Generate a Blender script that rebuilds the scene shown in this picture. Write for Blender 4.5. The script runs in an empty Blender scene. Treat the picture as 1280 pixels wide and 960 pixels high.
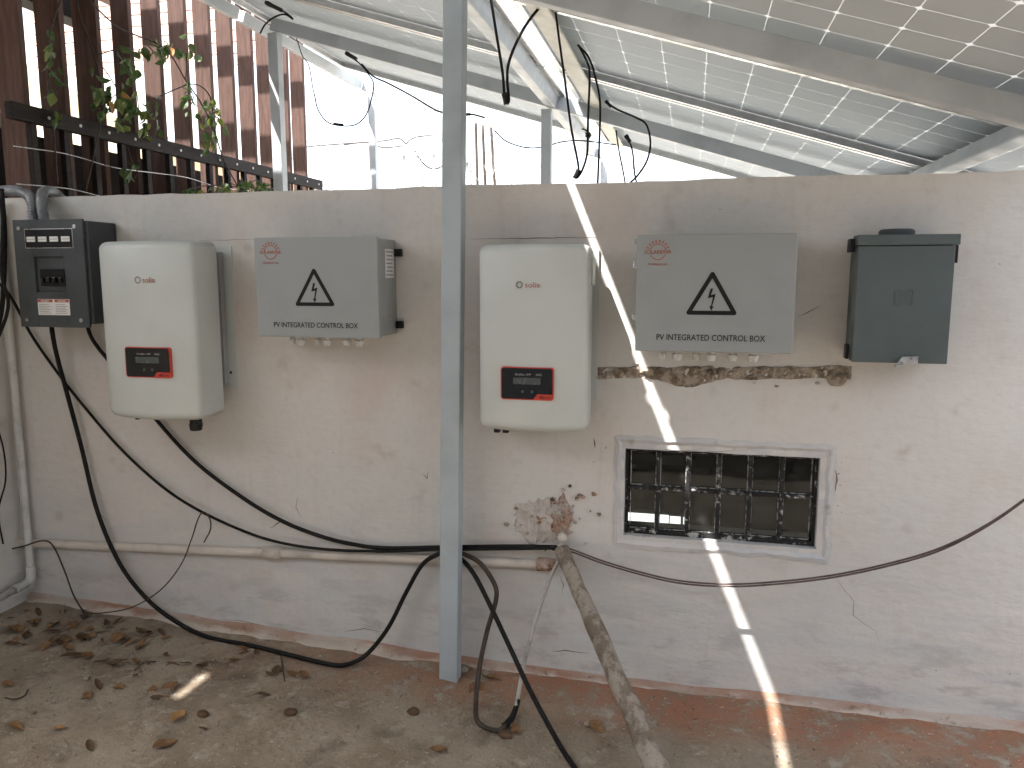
import bpy, bmesh, math, random
from mathutils import Vector, Matrix, noise
R = math.radians
rnd = random.Random(7)
scene = bpy.context.scene

# ------------------------------------------------------------------ camera
EYE = 1.30                      # camera height above the yard
DIST = 2.40                     # camera to wall face (wall face lies in y = 0)
FOC, YAW, PITCH = 970.0, R(13.0), R(7.9)
cam_d = bpy.data.cameras.new('camera'); cam = bpy.data.objects.new('camera', cam_d)
scene.collection.objects.link(cam); scene.camera = cam
cam_d.sensor_width = 36; cam_d.lens = 36 * FOC / 1280; cam_d.clip_end = 2000; cam_d.clip_start = 0.02
cam.location = (0, -DIST, EYE); cam.rotation_euler = (R(90) - PITCH, 0, YAW)
scene.render.resolution_x, scene.render.resolution_y = 1024, 768

# ------------------------------------------------------------------ sky, sun, exposure
SUN = Vector((0.411, 0.50, -1.0))          # the way the light travels
world = bpy.data.worlds.new('World'); scene.world = world; world.use_nodes = True
wn = world.node_tree.nodes; wl = world.node_tree.links
sky = wn.new('ShaderNodeTexSky'); sky.sky_type = 'NISHITA'; sky.sun_disc = False
sky.sun_elevation = math.atan2(1.0, math.hypot(SUN.x, SUN.y)); sky.sun_rotation = math.atan2(-SUN.x, -SUN.y)
sky.dust_density = 3.0; sky.air_density = 1.0; sky.ozone_density = 1.0
veil = wn.new('ShaderNodeHueSaturation'); veil.inputs['Saturation'].default_value = 0.45; veil.inputs['Value'].default_value = 1.25   # thin bright haze over the whole sky
wl.new(sky.outputs[0], veil.inputs['Color']); wl.new(veil.outputs[0], wn['Background'].inputs[0]); wn['Background'].inputs[1].default_value = 0.15
sun_d = bpy.data.lights.new('sun', 'SUN'); sun_d.energy = 4.8; sun_d.angle = R(0.53); sun_d.color = (1.0, 0.975, 0.945)
sun = bpy.data.objects.new('sun', sun_d); scene.collection.objects.link(sun)
sun.rotation_euler = SUN.to_track_quat('-Z', 'Y').to_euler(); sun.location = (-4, -5, 9)
vs = scene.view_settings
vs.view_transform = 'Standard'; vs.look = 'None'; vs.exposure = 1.90; vs.gamma = 1.0; vs.use_curve_mapping = False
scene.cycles.use_denoising = True
scene.cycles.max_bounces = 7; scene.cycles.diffuse_bounces = 5; scene.cycles.use_adaptive_sampling = True; scene.cycles.adaptive_threshold = 0.025; scene.cycles.transparent_max_bounces = 12
scene.cycles.sample_clamp_indirect = 8.0; scene.cycles.caustics_reflective = False; scene.cycles.caustics_refractive = False

# ------------------------------------------------------------------ survey helpers (photo measurement -> place on a real plane)
_fl = Vector((-math.sin(YAW), math.cos(YAW), 0)); _r = Vector((math.cos(YAW), math.sin(YAW), 0)); _z = Vector((0, 0, 1))
_f = _fl * math.cos(PITCH) - _z * math.sin(PITCH); _u = _fl * math.sin(PITCH) + _z * math.cos(PITCH)
CAM = Vector((0, -DIST, EYE))
def _ray(px, py): return _f + _r * ((px - 640) / FOC) + _u * ((480 - py) / FOC)
def wp(px, py, y=0.0):
    d = _ray(px, py); return CAM + d * ((y - CAM.y) / d.y)
def gp(px, py, z=0.0):
    d = _ray(px, py); return CAM + d * ((z - CAM.z) / d.z)
def xp(px, py, x):
    d = _ray(px, py); return CAM + d * ((x - CAM.x) / d.x)
# the plane of the solar array: a = metres down the slope, y = depth, o = offset along its normal
TILT = R(17.2)
_A = Vector((math.cos(TILT), 0, -math.sin(TILT))); _N = Vector((math.sin(TILT), 0, math.cos(TILT)))
P0 = Vector((0, 0, EYE + 0.763))
def ar(a, y, o=0.0): return P0 + _A * a + _N * o + Vector((0, y, 0))
def gz(x, y=0.0):
    pts = [(-9, .06), (-2.5, .045), (-1.87, .025), (-1.2, .0), (-.8, -.012), (0, -.018), (9, -.02)]
    for (x0, z0), (x1, z1) in zip(pts, pts[1:]):
        if x <= x1: break
    t = min(1, max(0, (x - x0) / (x1 - x0)))
    return z0 + (z1 - z0) * t

# ------------------------------------------------------------------ materials
MATS = {}
class NT:
    def __init__(s, name):
        s.m = bpy.data.materials.new(name); s.m.use_nodes = True
        s.t = s.m.node_tree; s.n = s.t.nodes; s.b = s.n['Principled BSDF']; s.out = s.n['Material Output']
        MATS[name] = s.m
        g = s.n.new('ShaderNodeNewGeometry'); s.pos = g.outputs['Position']; s.geo = g
        tc = s.n.new('ShaderNodeTexCoord'); s.obj = tc.outputs['Object']
    def link(s, a, b): s.t.links.new(a, b)
    def put(s, sock, v):
        if hasattr(v, 'links'): s.link(v, sock)
        else: sock.default_value = (*v, 1) if (isinstance(v, tuple) and len(v) == 3 and sock.type == 'RGBA') else v
    def noise(s, scale, detail=4, rough=.55, vec=None, dist=0):
        n = s.n.new('ShaderNodeTexNoise'); n.inputs['Scale'].default_value = scale; n.inputs['Detail'].default_value = detail
        n.inputs['Roughness'].default_value = rough; n.inputs['Distortion'].default_value = dist
        s.link(vec or s.pos, n.inputs['Vector']); return n.outputs['Fac']
    def stretch(s, sx, sy, sz, vec=None, loc=(0, 0, 0)):
        m = s.n.new('ShaderNodeMapping'); m.inputs['Scale'].default_value = (sx, sy, sz); m.inputs['Location'].default_value = loc
        s.link(vec or s.pos, m.inputs['Vector']); return m.outputs[0]
    def vor(s, scale, vec=None, feature='F1'):
        n = s.n.new('ShaderNodeTexVoronoi'); n.feature = feature; n.inputs['Scale'].default_value = scale
        s.link(vec or s.pos, n.inputs['Vector']); return n.outputs['Distance']
    def ramp(s, fac, lo, hi, a=0.0, b=1.0):
        r = s.n.new('ShaderNodeMapRange'); r.interpolation_type = 'SMOOTHSTEP'
        s.put(r.inputs[0], fac); r.inputs[1].default_value = lo; r.inputs[2].default_value = hi
        r.inputs[3].default_value = a; r.inputs[4].default_value = b; return r.outputs[0]
    def math(s, op, a, b=0.0):
        m = s.n.new('ShaderNodeMath'); m.operation = op; s.put(m.inputs[0], a); s.put(m.inputs[1], b); m.use_clamp = False; return m.outputs[0]
    def axis(s, i):
        x = s.n.new('ShaderNodeSeparateXYZ'); s.link(s.pos, x.inputs[0]); return x.outputs[i]
    def mix(s, fac, a, b, mode='MIX'):
        m = s.n.new('ShaderNodeMix'); m.data_type = 'RGBA'; m.blend_type = mode
        s.put(m.inputs[0], fac); s.put(m.inputs[6], a); s.put(m.inputs[7], b); return m.outputs[2]
    def color(s, c): s.put(s.b.inputs['Base Color'], c); return s
    def rough(s, v): s.put(s.b.inputs['Roughness'], v); return s
    def metal(s, v): s.b.inputs['Metallic'].default_value = v; return s
    def bump(s, h, strength=.3, dist=.01):
        b = s.n.new('ShaderNodeBump'); b.inputs['Strength'].default_value = strength; b.inputs['Distance'].default_value = dist
        s.link(h, b.inputs['Height']); s.link(b.outputs[0], s.b.inputs['Normal']); return s

def plain(name, col, rough=.6, metal=0, grime=.15, scale=14, bump=.05):
    m = NT(name)
    n = m.noise(scale, 6, .6, m.obj); d = tuple(c * (1 - 2.2 * grime) for c in col)
    m.color(m.mix(m.ramp(n, .42, .72), col, d)).metal(metal)
    m.rough(m.ramp(m.noise(scale * 2.3, 4, .5, m.obj), .3, .7, max(.05, rough - .1), min(1, rough + .1)))
    if bump: m.bump(m.noise(scale * 9, 4, .6, m.obj), bump, .004)
    return m

# plastered, limewashed wall
m = NT('wall_plaster')
big = m.noise(1.3, 5, .6); mid = m.noise(5, 7, .62); fine = m.noise(42, 5, .6)
streak = m.noise(3.0, 6, .6, m.stretch(1.1, 1, 4.5))
drip = m.noise(3.0, 6, .62, m.stretch(7, 1, .8))
zz = m.axis(2); xx = m.axis(0)
c = m.mix(m.ramp(big, .35, .65), (.57, .56, .53), (.615, .575, .535))
c = m.mix(m.ramp(mid, .50, .74, 0, .35), c, (.50, .445, .40))
low = m.math('MULTIPLY', m.ramp(zz, .75, .15), m.ramp(streak, .36, .66))
c = m.mix(m.math('MULTIPLY', low, .8), c, (.50, .505, .50))
c = m.mix(m.math('MULTIPLY', m.ramp(drip, .55, .78), .26), c, (.46, .39, .335))
sm = m.noise(8.5, 3, .5, m.stretch(1, 1, 1.2, loc=(3.3, 0, 1.7)))
c = m.mix(m.ramp(sm, .60, .80, 0, .55), c, (.36, .295, .25))
c = m.mix(m.ramp(m.noise(2.1, 5, .6, m.stretch(1, 1, 1, loc=(7, 1, 3))), .52, .72, 0, .5), c, (.52, .42, .365))
wear = m.math('MULTIPLY', m.ramp(zz, .40, .04), m.ramp(m.noise(5, 7, .66, m.stretch(1, 1, 3, loc=(9, 2, 4))), .50, .63))
c = m.mix(m.math('MULTIPLY', wear, .65), c, (.36, .345, .33))
grim = m.math('MULTIPLY', m.ramp(zz, 1.42, 1.60), m.ramp(m.noise(9, 6, .65, m.stretch(1, 1, .5)), .45, .7))
c = m.mix(m.math('MULTIPLY', grim, .16), c, (.40, .37, .34))
spk = m.vor(34); c = m.mix(m.math('MULTIPLY', m.ramp(spk, .085, .05), m.ramp(m.noise(2.2, 3, .5, m.stretch(1, 1, 1, loc=(1, 5, 2))), .60, .72)), c, (.25, .21, .18))
c = m.mix(m.math('MULTIPLY', m.ramp(fine, .45, .7), .18), c, (.44, .40, .37))
m.color(c).rough(.88)
hb = m.math('ADD', m.math('MULTIPLY', m.noise(16, 5, .6, m.stretch(1, 1, 2.4)), 1.0), m.math('MULTIPLY', fine, .25))
m.bump(hb, .22, .012)

m = NT('bare_mortar')     # broken plaster, rubble and old mortar
n1 = m.noise(26, 6, .65); n2 = m.noise(9, 5, .6, m.stretch(1, 1, 1, loc=(4, 4, 4)))
c = m.mix(m.ramp(n1, .4, .62), (.40, .34, .27), (.20, .15, .105))
c = m.mix(m.ramp(n2, .55, .66), c, (.045, .033, .026)); c = m.mix(m.ramp(m.noise(14, 4), .56, .68), c, (.50, .43, .35))
m.color(c).rough(.95).bump(n1, .9, .02)
m = NT('broken_brick')
n1 = m.noise(30, 6, .65); n2 = m.noise(12, 5, .6, m.stretch(1, 1, 1, loc=(2, 7, 4)))
c = m.mix(m.ramp(n1, .38, .62), (.42, .30, .235), (.30, .15, .09)); c = m.mix(m.ramp(n2, .45, .60), c, (.46, .42, .38))
c = m.mix(m.ramp(m.noise(40, 4, .6, m.stretch(1, 1, 1, loc=(8, 1, 3))), .58, .68), c, (.09, .06, .05))
m.color(c).rough(.95).bump(n1, 1.0, .02)
m = NT('smear_plaster'); n1 = m.noise(18, 6, .62); c = m.mix(m.ramp(n1, .35, .65), (.55, .51, .47), (.43, .385, .345)); c = m.mix(m.ramp(m.noise(45, 4), .6, .72), c, (.30, .19, .14)); m.color(c).rough(.95).bump(m.noise(40, 5, .6, m.stretch(1.4, 1, .5)), .9, .015)
m = NT('surround_plaster')
c = m.mix(m.ramp(m.noise(6, 6, .62), .35, .65), (.56, .54, .52), (.47, .47, .475)); c = m.mix(m.ramp(m.noise(20, 5), .58, .75), c, (.34, .31, .29))
m.color(c).rough(.9).bump(m.noise(25, 6, .6), .5, .01)

m = NT('yard_concrete')   # trodden concrete with earth, old red floor paint along the wall
n1 = m.noise(3.2, 7, .66); n2 = m.noise(13, 7, .68); n3 = m.noise(55, 5, .65); n4 = m.noise(6, 5, .6, m.stretch(1, 1, 1, loc=(5, 3, 1)))
c = m.mix(m.ramp(n1, .38, .62), (.285, .235, .175), (.195, .148, .102))
c = m.mix(m.ramp(n2, .50, .70), c, (.33, .285, .225)); c = m.mix(m.ramp(n4, .53, .70, 0, .75), c, (.105, .078, .055))
yy = m.axis(1); xx = m.axis(0)
edge = m.math('ADD', yy, m.math('MULTIPLY', m.math('SUBTRACT', n1, .5), .55))
red = m.math('MULTIPLY', m.ramp(edge, -.36, -.10), m.ramp(xx, -2.0, -.2))
red = m.math('MULTIPLY', red, m.ramp(n2, .66, .42))
c = m.mix(m.math('MULTIPLY', red, .92), c, (.30, .135, .075))
c = m.mix(m.ramp(n3, .60, .72, 0, .7), c, (.055, .043, .034)); c = m.mix(m.ramp(m.noise(80, 3, .5), .66, .74, 0, .7), c, (.50, .46, .40))
m.color(c).rough(.92)
m.bump(m.math('ADD', m.math('MULTIPLY', n2, 1.0), m.math('MULTIPLY', n3, .5)), .8, .02)
m = NT('fillet_paint')    # mortar fillet at the wall foot, worn red paint
n2 = m.noise(9, 7, .66, m.stretch(1, 1, 3)); n1 = m.noise(40, 5, .6); nx = m.noise(2.0, 4)
at = m.n.new('ShaderNodeAttribute'); at.attribute_name = 'strip'
v = m.math('ADD', at.outputs['Fac'], m.math('MULTIPLY', m.math('SUBTRACT', n2, .5), 1.0))
c = m.mix(m.ramp(v, .14, .42), (.31, .175, .12), (.48, .41, .345)); c = m.mix(m.ramp(v, .52, .84), c, (.30, .165, .105))
c = m.mix(m.ramp(nx, .42, .64, 0, .8), c, (.43, .38, .33)); c = m.mix(m.ramp(n1, .58, .72, 0, .7), c, (.14, .10, .08))
m.color(c).rough(.93).bump(n2, .6, .015)

plain('white_steel', (.50, .53, .55), .42, 0, .08, 6, .04)
plain('post_steel', (.385, .435, .46), .45, 0, .10, 5, .05)
plain('cream_rail', (.66, .64, .55), .5, 0, .08, 8)
m = plain('aluminium', (.62, .62, .61), .38, .85, .08, 20, .03)
plain('zinc', (.55, .55, .54), .35, .9, .15, 40)
plain('inverter_white', (.51, .535, .51), .38, 0, .03, 5, .01)
plain('heat_sink_grey', (.40, .41, .41), .5, .4, .08, 9)
plain('box_grey', (.292, .308, .305), .45, 0, .035, 5, .015)
plain('panel_dark_grey', (.072, .080, .083), .5, 0, .10, 8, .03)
plain('switch_grey', (.082, .102, .102), .42, 0, .09, 4, .03)
plain('black_plastic', (.018, .018, .019), .4, 0, .1, 20)
plain('black_gloss', (.008, .008, .009), .12, 0, .05, 20, 0)
plain('red_plastic', (.50, .045, .025), .4, 0, .06, 20, 0)
plain('logo_red', (.36, .10, .06), .6, 0, .05, 30, 0)
plain('logo_grey', (.22, .20, .19), .6, 0, .05, 30, 0)
plain('ink_black', (.015, .015, .015), .6, 0, 0, 30, 0)
plain('sticker_white', (.72, .72, .70), .5, 0, .05, 30, 0)
plain('sticker_print', (.33, .33, .33), .5, 0, .05, 30, 0)
plain('lcd', (.07, .08, .075), .2, 0, .05, 30, 0)
plain('gland_white', (.66, .66, .64), .45, 0, .10, 30)
plain('cable_black', (.011, .0105, .010), .55, 0, .2, 25)
plain('cable_brown', (.060, .045, .036), .6, 0, .25, 25)
plain('cord_grey', (.40, .38, .34), .6, 0, .2, 25)
plain('twin_wire', (.115, .085, .078), .55, 0, .2, 25)
plain('conduit_grey', (.24, .25, .26), .45, .35, .15, 25)
plain('pipe_cream', (.58, .52, .455), .7, 0, .13, 9, .2)
plain('pipe_white', (.56, .555, .53), .65, 0, .2, 7, .2)
m = NT('dark_wood'); g = m.noise(9, 6, .6, m.stretch(6, 6, .7))
m.color(m.mix(m.ramp(g, .35, .65), (.120, .072, .058), (.085, .050, .039))).rough(.68).bump(g, .3, .01)
m = NT('black_wood'); g = m.noise(9, 6, .6, m.stretch(6, .7, 6))
m.color(m.mix(m.ramp(g, .35, .65), (.022, .016, .014), (.013, .010, .009))).rough(.6).bump(g, .3, .01)
m = NT('window_steel'); n1 = m.noise(60, 5, .65); n2 = m.noise(18, 4)
m.color(m.mix(m.ramp(m.math('ADD', n1, m.math('MULTIPLY', n2, .5)), .80, .92), (.022, .022, .022), (.40, .39, .37))).rough(.6).bump(n1, .4, .004)
m = NT('pale_bark'); m.color((.27, .25, .23)).rough(.9)
m = NT('putty'); n1 = m.noise(55, 5, .65); m.color(m.mix(m.ramp(n1, .44, .56), (.50, .49, .47), (.05, .05, .05))).rough(.8)
plain('pole_concrete', (.40, .42, .44), .85, 0, .08, 6)
plain('far_plaster', (.62, .54, .40), .9, 0, .06, 1, 0)
plain('pink_board', (.58, .40, .34), .85, 0, .08, 2, 0)
plain('roof_slab_lime', (.62, .60, .56), .9, 0, .08, 2)
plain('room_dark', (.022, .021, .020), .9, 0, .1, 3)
m = NT('far_ground'); n1 = m.noise(.3, 5); m.color(m.mix(m.ramp(n1, .35, .65), (.50, .46, .40), (.42, .39, .33))).rough(.95)
m = NT('pole_bark')       # stick splashed with cement
n1 = m.noise(16, 6, .65, m.stretch(1, 1, .55)); n2 = m.noise(60, 5, .65)
c = m.mix(m.ramp(n1, .43, .56), (.35, .305, .25), (.19, .150, .115)); c = m.mix(m.ramp(n2, .56, .70, 0, .6), c, (.085, .065, .05)); m.color(c).rough(.95).bump(m.math('ADD', n1, n2), .8, .02)
for nm, a, b in (('dead_leaf', (.135, .072, .036), (.20, .115, .055)), ('dead_leaf_dark', (.070, .042, .026), (.10, .060, .034)), ('dead_leaf_gold', (.30, .17, .06), (.24, .12, .04))):
    m = NT(nm); m.color(m.mix(m.ramp(m.noise(40, 4, .6, m.obj), .4, .6), a, b)).rough(.75)
def leafmat(nm, a, b):
    m = NT(nm); c = m.mix(m.ramp(m.noise(20, 4, .6, m.obj), .4, .6), a, b); m.color(c).rough(.5)
    tr = m.n.new('ShaderNodeBsdfTranslucent'); m.link(c, tr.inputs[0]); mx = m.n.new('ShaderNodeMixShader'); mx.inputs[0].default_value = .35
    m.link(m.b.outputs[0], mx.inputs[1]); m.link(tr.outputs[0], mx.inputs[2]); m.link(mx.outputs[0], m.out.inputs[0])
leafmat('leaf_green', (.055, .095, .025), (.095, .14, .035)); leafmat('leaf_lime', (.15, .19, .04), (.20, .22, .055)); leafmat('leaf_orange', (.34, .16, .03), (.26, .14, .03))
# white translucent backsheet of a solar panel
m = NT('backsheet'); m.color((.74, .74, .71)).rough(.5)
tr = m.n.new('ShaderNodeBsdfTranslucent'); tr.inputs[0].default_value = (.62, .62, .60, 1); mx = m.n.new('ShaderNodeMixShader'); mx.inputs[0].default_value = .14
m.link(m.b.outputs[0], mx.inputs[1]); m.link(tr.outputs[0], mx.inputs[2]); m.link(mx.outputs[0], m.out.inputs[0])
m = NT('cell_back'); m.color((.56, .615, .66)).rough(.65); m.b.inputs['Specular IOR Level'].default_value = .15
# dusty glass
m = NT('dusty_glass'); m.n.remove(m.b)
tp = m.n.new('ShaderNodeBsdfTransparent'); tp.inputs[0].default_value = (.80, .84, .83, 1)
df = m.n.new('ShaderNodeBsdfDiffuse'); df.inputs[0].default_value = (.5, .5, .48, 1)
gl = m.n.new('ShaderNodeBsdfGlossy'); gl.inputs['Roughness'].default_value = .04
fr = m.n.new('ShaderNodeFresnel'); fr.inputs[0].default_value = 1.28
m1 = m.n.new('ShaderNodeMixShader'); m2 = m.n.new('ShaderNodeMixShader')
m.link(m.ramp(m.noise(20, 6, .7, m.stretch(1, 1, 2)), .40, .80, .006, .07), m1.inputs[0]); m.link(tp.outputs[0], m1.inputs[1]); m.link(df.outputs[0], m1.inputs[2])
m.link(fr.outputs[0], m2.inputs[0]); m.link(m1.outputs[0], m2.inputs[1]); m.link(gl.outputs[0], m2.inputs[2]); m.link(m2.outputs[0], m.out.inputs[0])
m = NT('glow_pane'); m.color((.8, .8, .78)); m.b.inputs['Emission Color'].default_value = (1, .98, .95, 1); m.b.inputs['Emission Strength'].default_value = .55  # emission replaces daylight that would reach the back of the room
for nm in ('cable_black', 'cable_brown', 'black_wood', 'dark_wood', 'black_plastic', 'panel_dark_grey', 'dead_leaf', 'dead_leaf_dark', 'twin_wire', 'ink_black', 'window_steel'):
    MATS[nm].node_tree.nodes['Principled BSDF'].inputs['Specular IOR Level'].default_value = .16
def M(n): return MATS[n]

# ------------------------------------------------------------------ object helpers
COL = scene.collection
def link(name, me, mat=None, parent=None, smooth=False):
    o = bpy.data.objects.new(name, me); COL.objects.link(o)
    if mat and not me.materials: me.materials.append(M(mat))
    if smooth:
        for p in me.polygons: p.use_smooth = True
    if parent is not None: o.parent = parent
    return o
def tag(o, label=None, cat=None, group=None, kind=None):
    if label: o['label'] = label
    if cat: o['category'] = cat
    if group: o['group'] = group
    if kind: o['kind'] = kind
    return o
def empty(name, loc=(0, 0, 0)):
    o = bpy.data.objects.new(name, None); o.empty_display_size = .1; COL.objects.link(o); o.location = loc; return o
def finish(name, bm, mat, parent=None, smooth=False, origin=None):
    """bm is in world space; child meshes are stored relative to the root's location"""
    bmesh.ops.recalc_face_normals(bm, faces=bm.faces)
    me = bpy.data.meshes.new(name)
    off = Vector((0, 0, 0))
    p = parent
    while p is not None:
        off += Vector(p.location); p = p.parent
    if origin is not None and parent is None: off = Vector(origin)
    bmesh.ops.translate(bm, verts=bm.verts, vec=-off)
    bm.to_mesh(me); bm.free()
    o = link(name, me, mat, parent, smooth)
    if parent is None and origin is not None: o.location = origin
    return o
def bm_box(lo, hi, bevel=0, seg=2, bm=None):
    b = bmesh.new()
    bmesh.ops.create_cube(b, size=1)
    for v in b.verts:
        v.co = Vector([(lo[i] + hi[i]) / 2 + v.co[i] * (hi[i] - lo[i]) for i in range(3)])
    if bevel: bmesh.ops.bevel(b, geom=b.edges[:], offset=bevel, segments=seg, profile=.5, affect='EDGES', clamp_overlap=True)
    return join(bm, b)
def join(bm, b):
    if bm is None: return b
    me = bpy.data.meshes.new('t'); b.to_mesh(me); b.free(); bm.from_mesh(me); bpy.data.meshes.remove(me); return bm
def box(name, lo, hi, mat, parent=None, bevel=0, seg=2, smooth=False):
    return finish(name, bm_box(lo, hi, bevel, seg), mat, parent, smooth)
def abox(a0, a1, y0, y1, o0, o1, bm=None, bevel=.004):
    b = bm_box((a0, y0, o0), (a1, y1, o1), bevel)
    for v in b.verts: v.co = ar(v.co.x, v.co.y, v.co.z)
    return join(bm, b)
def spline(pts, n=10):
    pts = [Vector(p) for p in pts]; out = []
    P = [pts[0] * 2 - pts[1]] + pts + [pts[-1] * 2 - pts[-2]]
    for i in range(1, len(P) - 2):
        p0, p1, p2, p3 = P[i - 1:i + 3]
        for k in range(n):
            t = k / n
            out.append(.5 * ((2 * p1) + (p2 - p0) * t + (2 * p0 - 5 * p1 + 4 * p2 - p3) * t * t + (3 * p1 - p0 - 3 * p2 + p3) * t ** 3))
    out.append(pts[-1]); return out
def bm_tube(path, rad, seg=8, bm=None, wob=0, cap=True):
    b = bmesh.new(); rings = []; path = [Vector(p) for p in path]; prev = None
    for i, p in enumerate(path):
        d = (path[min(i + 1, len(path) - 1)] - path[max(i - 1, 0)])
        d = d.normalized() if d.length > 1e-9 else Vector((0, 0, 1))
        if prev is None:
            s = d.cross(Vector((0, 0, 1)));
            if s.length < .05: s = d.cross(Vector((1, 0, 0)))
            s.normalize()
        else:
            s = (prev - d * prev.dot(d)); s = s.normalized() if s.length > 1e-6 else d.orthogonal().normalized()
        prev = s; t = d.cross(s)
        r = rad(i / max(1, len(path) - 1)) if callable(rad) else rad
        ring = []
        for k in range(seg):
            an = 2 * math.pi * k / seg; dirv = s * math.cos(an) + t * math.sin(an); rr = r
            if wob: rr *= 1 + wob * noise.noise((p + dirv * r) * 9) + wob * .6 * noise.noise((p + dirv * r) * 28)
            ring.append(b.verts.new(p + dirv * rr))
        rings.append(ring)
    for q, w in zip(rings, rings[1:]):
        for k in range(seg): b.faces.new((q[k], q[(k + 1) % seg], w[(k + 1) % seg], w[k]))
    if cap: b.faces.new(rings[0][::-1]); b.faces.new(rings[-1])
    return join(bm, b)
def tube(name, pts, rad, mat, parent=None, seg=8, n=10, straight=False, wob=0):
    path = pts if straight else spline(pts, n)
    return finish(name, bm_tube(path, rad, seg, wob=wob), mat, parent, True)
def bm_cyl(c, axis, r, h, seg=16, bm=None, r2=None):
    c = Vector(c); ax = Vector(axis).normalized()
    r2 = r if r2 is None else r2
    return bm_tube([c, c + ax * h], lambda t: r + (r2 - r) * t, seg, bm)
def cyl(name, c, axis, r, h, mat, parent=None, seg=16, r2=None): return finish(name, bm_cyl(c, axis, r, h, seg, None, r2), mat, parent)
def rrect(cx, cz, w, h, r, seg=5):
    pts = []
    for sx, sz, a0 in ((1, 1, 0), (-1, 1, 90), (-1, -1, 180), (1, -1, 270)):
        for k in range(seg + 1):
            a = R(a0 + 90 * k / seg); pts.append((cx + sx * (w / 2 - r) + r * math.cos(a), cz + sz * (h / 2 - r) + r * math.sin(a)))
    return pts
def bm_plate(pts, y0, y1, bm=None, warp=None):
    """polygon in x,z pulled from y0 (front) to y1 (back)"""
    b = bmesh.new()
    f = [b.verts.new((x, y0, z)) for x, z in pts]; k = [b.verts.new((x, y1, z)) for x, z in pts]
    b.faces.new(f); b.faces.new(k[::-1]); n = len(pts)
    for i in range(n): b.faces.new((f[i], f[(i + 1) % n], k[(i + 1) % n], k[i]))
    return join(bm, b)
def plate(name, pts, y0, y1, mat, parent=None): return finish(name, bm_plate(pts, y0, y1), mat, parent)
def lettering(text, cx, cz, y, height, mat, parent, width=None, name='lettering', bold=0.0, rot=None):
    cu = bpy.data.curves.new('lettering', 'FONT'); cu.body = text; cu.align_x = 'CENTER'; cu.align_y = 'CENTER'; cu.size = 1; cu.extrude = .002; cu.offset = bold; cu.resolution_u = 3
    t = bpy.data.objects.new('tmp', cu); COL.objects.link(t)
    dg = bpy.context.evaluated_depsgraph_get(); dg.update()
    me = bpy.data.meshes.new_from_object(t.evaluated_get(dg)); bpy.data.objects.remove(t); bpy.data.curves.remove(cu)
    xs = [v.co.x for v in me.vertices]; ys = [v.co.y for v in me.vertices]
    w0, h0 = max(xs) - min(xs), max(ys) - min(ys); mx_, my_ = (max(xs) + min(xs)) / 2, (max(ys) + min(ys)) / 2
    sz = height / h0; sx = (width / w0) if width else sz
    for v in me.vertices:
        x, yy_, d = (v.co.x - mx_) * sx, (v.co.y - my_) * sz, v.co.z
        p = Vector((x, -d * .1, yy_))
        if rot: p = rot @ p
        v.co = p + Vector((cx, y, cz))
    b = bmesh.new(); b.from_mesh(me); bpy.data.meshes.remove(me)
    return finish(name, b, mat, parent)
def grid_sheet(nx, ny, fn):
    b = bmesh.new(); V = [[b.verts.new(fn(i / nx, j / ny)) for j in range(ny + 1)] for i in range(nx + 1)]
    for i in range(nx):
        for j in range(ny): b.faces.new((V[i][j], V[i + 1][j], V[i + 1][j + 1], V[i][j + 1]))
    return b

# ================================================================== THE SETTING
fg = finish('ground', grid_sheet(4, 4, lambda u, v: Vector((-400 + 800 * u, -400 + 800 * v, -.16))), 'far_ground'); tag(fg, kind='structure')
def yard(u, v):
    x = -7 + 14 * u if False else None
XS = [-8, -6, -4.5, -3.5, -3] + [-2.8 + .03 * i for i in range(141)] + [1.6, 2, 3, 5, 8]
YS = [-9, -6, -4, -3, -2.4, -1.8, -1.4] + [-1.2 + .025 * i for i in range(50)]
b = bmesh.new(); V = []
for x in XS:
    col = []
    for y in YS:
        h = gz(x) + .012 * noise.noise(Vector((x * 2.3, y * 2.3, 3))) + .007 * noise.noise(Vector((x * 8, y * 8, 1))) + .004 * noise.noise(Vector((x * 22, y * 22, 1)))
        col.append(b.verts.new((x, y, h)))
    V.append(col)
for i in range(len(XS) - 1):
    for j in range(len(YS) - 1): b.faces.new((V[i][j], V[i + 1][j], V[i + 1][j + 1], V[i][j + 1]))
yd = finish('yard_pavement', b, 'yard_concrete', smooth=True); tag(yd, kind='structure')

# --- main wall, with a window opening, standing in y = 0 .. 0.16
WX0, WX1, WZ0, WZ1 = -.192, .388, .482, .768       # window opening
TOP = 1.581
def wall_y(x, z): return .006 * noise.noise(Vector((x * 1.3, 0, z * 1.3))) + .003 * noise.noise(Vector((x * 5, 2, z * 5)))
def wall_top(x): return TOP + .006 * noise.noise(Vector((x * 2.2, 5, 0))) + .004 * noise.noise(Vector((x * 11, 5, 0)))
gxs = [-2.62 + i * (WX0 + 2.62) / 48 for i in range(48)] + [WX0 + i * (WX1 - WX0) / 12 for i in range(12)] + [WX1 + i * (2.6 - WX1) / 44 for i in range(45)]
gzs = [-.14 + i * (WZ0 + .14) / 12 for i in range(12)] + [WZ0 + i * (WZ1 - WZ0) / 6 for i in range(6)] + [WZ1 + i * (TOP - WZ1) / 17 for i in range(18)]
b = bmesh.new(); F = {}; B = {}
for i, x in enumerate(gxs):
    for j, z in enumerate(gzs):
        zt = wall_top(x) if j == len(gzs) - 1 else z
        F[i, j] = b.verts.new((x, wall_y(x, z), zt)); B[i, j] = b.verts.new((x, .16, zt))
ins = lambda i, j: 48 <= i < 60 and 12 <= j < 18
NI, NJ = len(gxs) - 1, len(gzs) - 1
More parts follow.
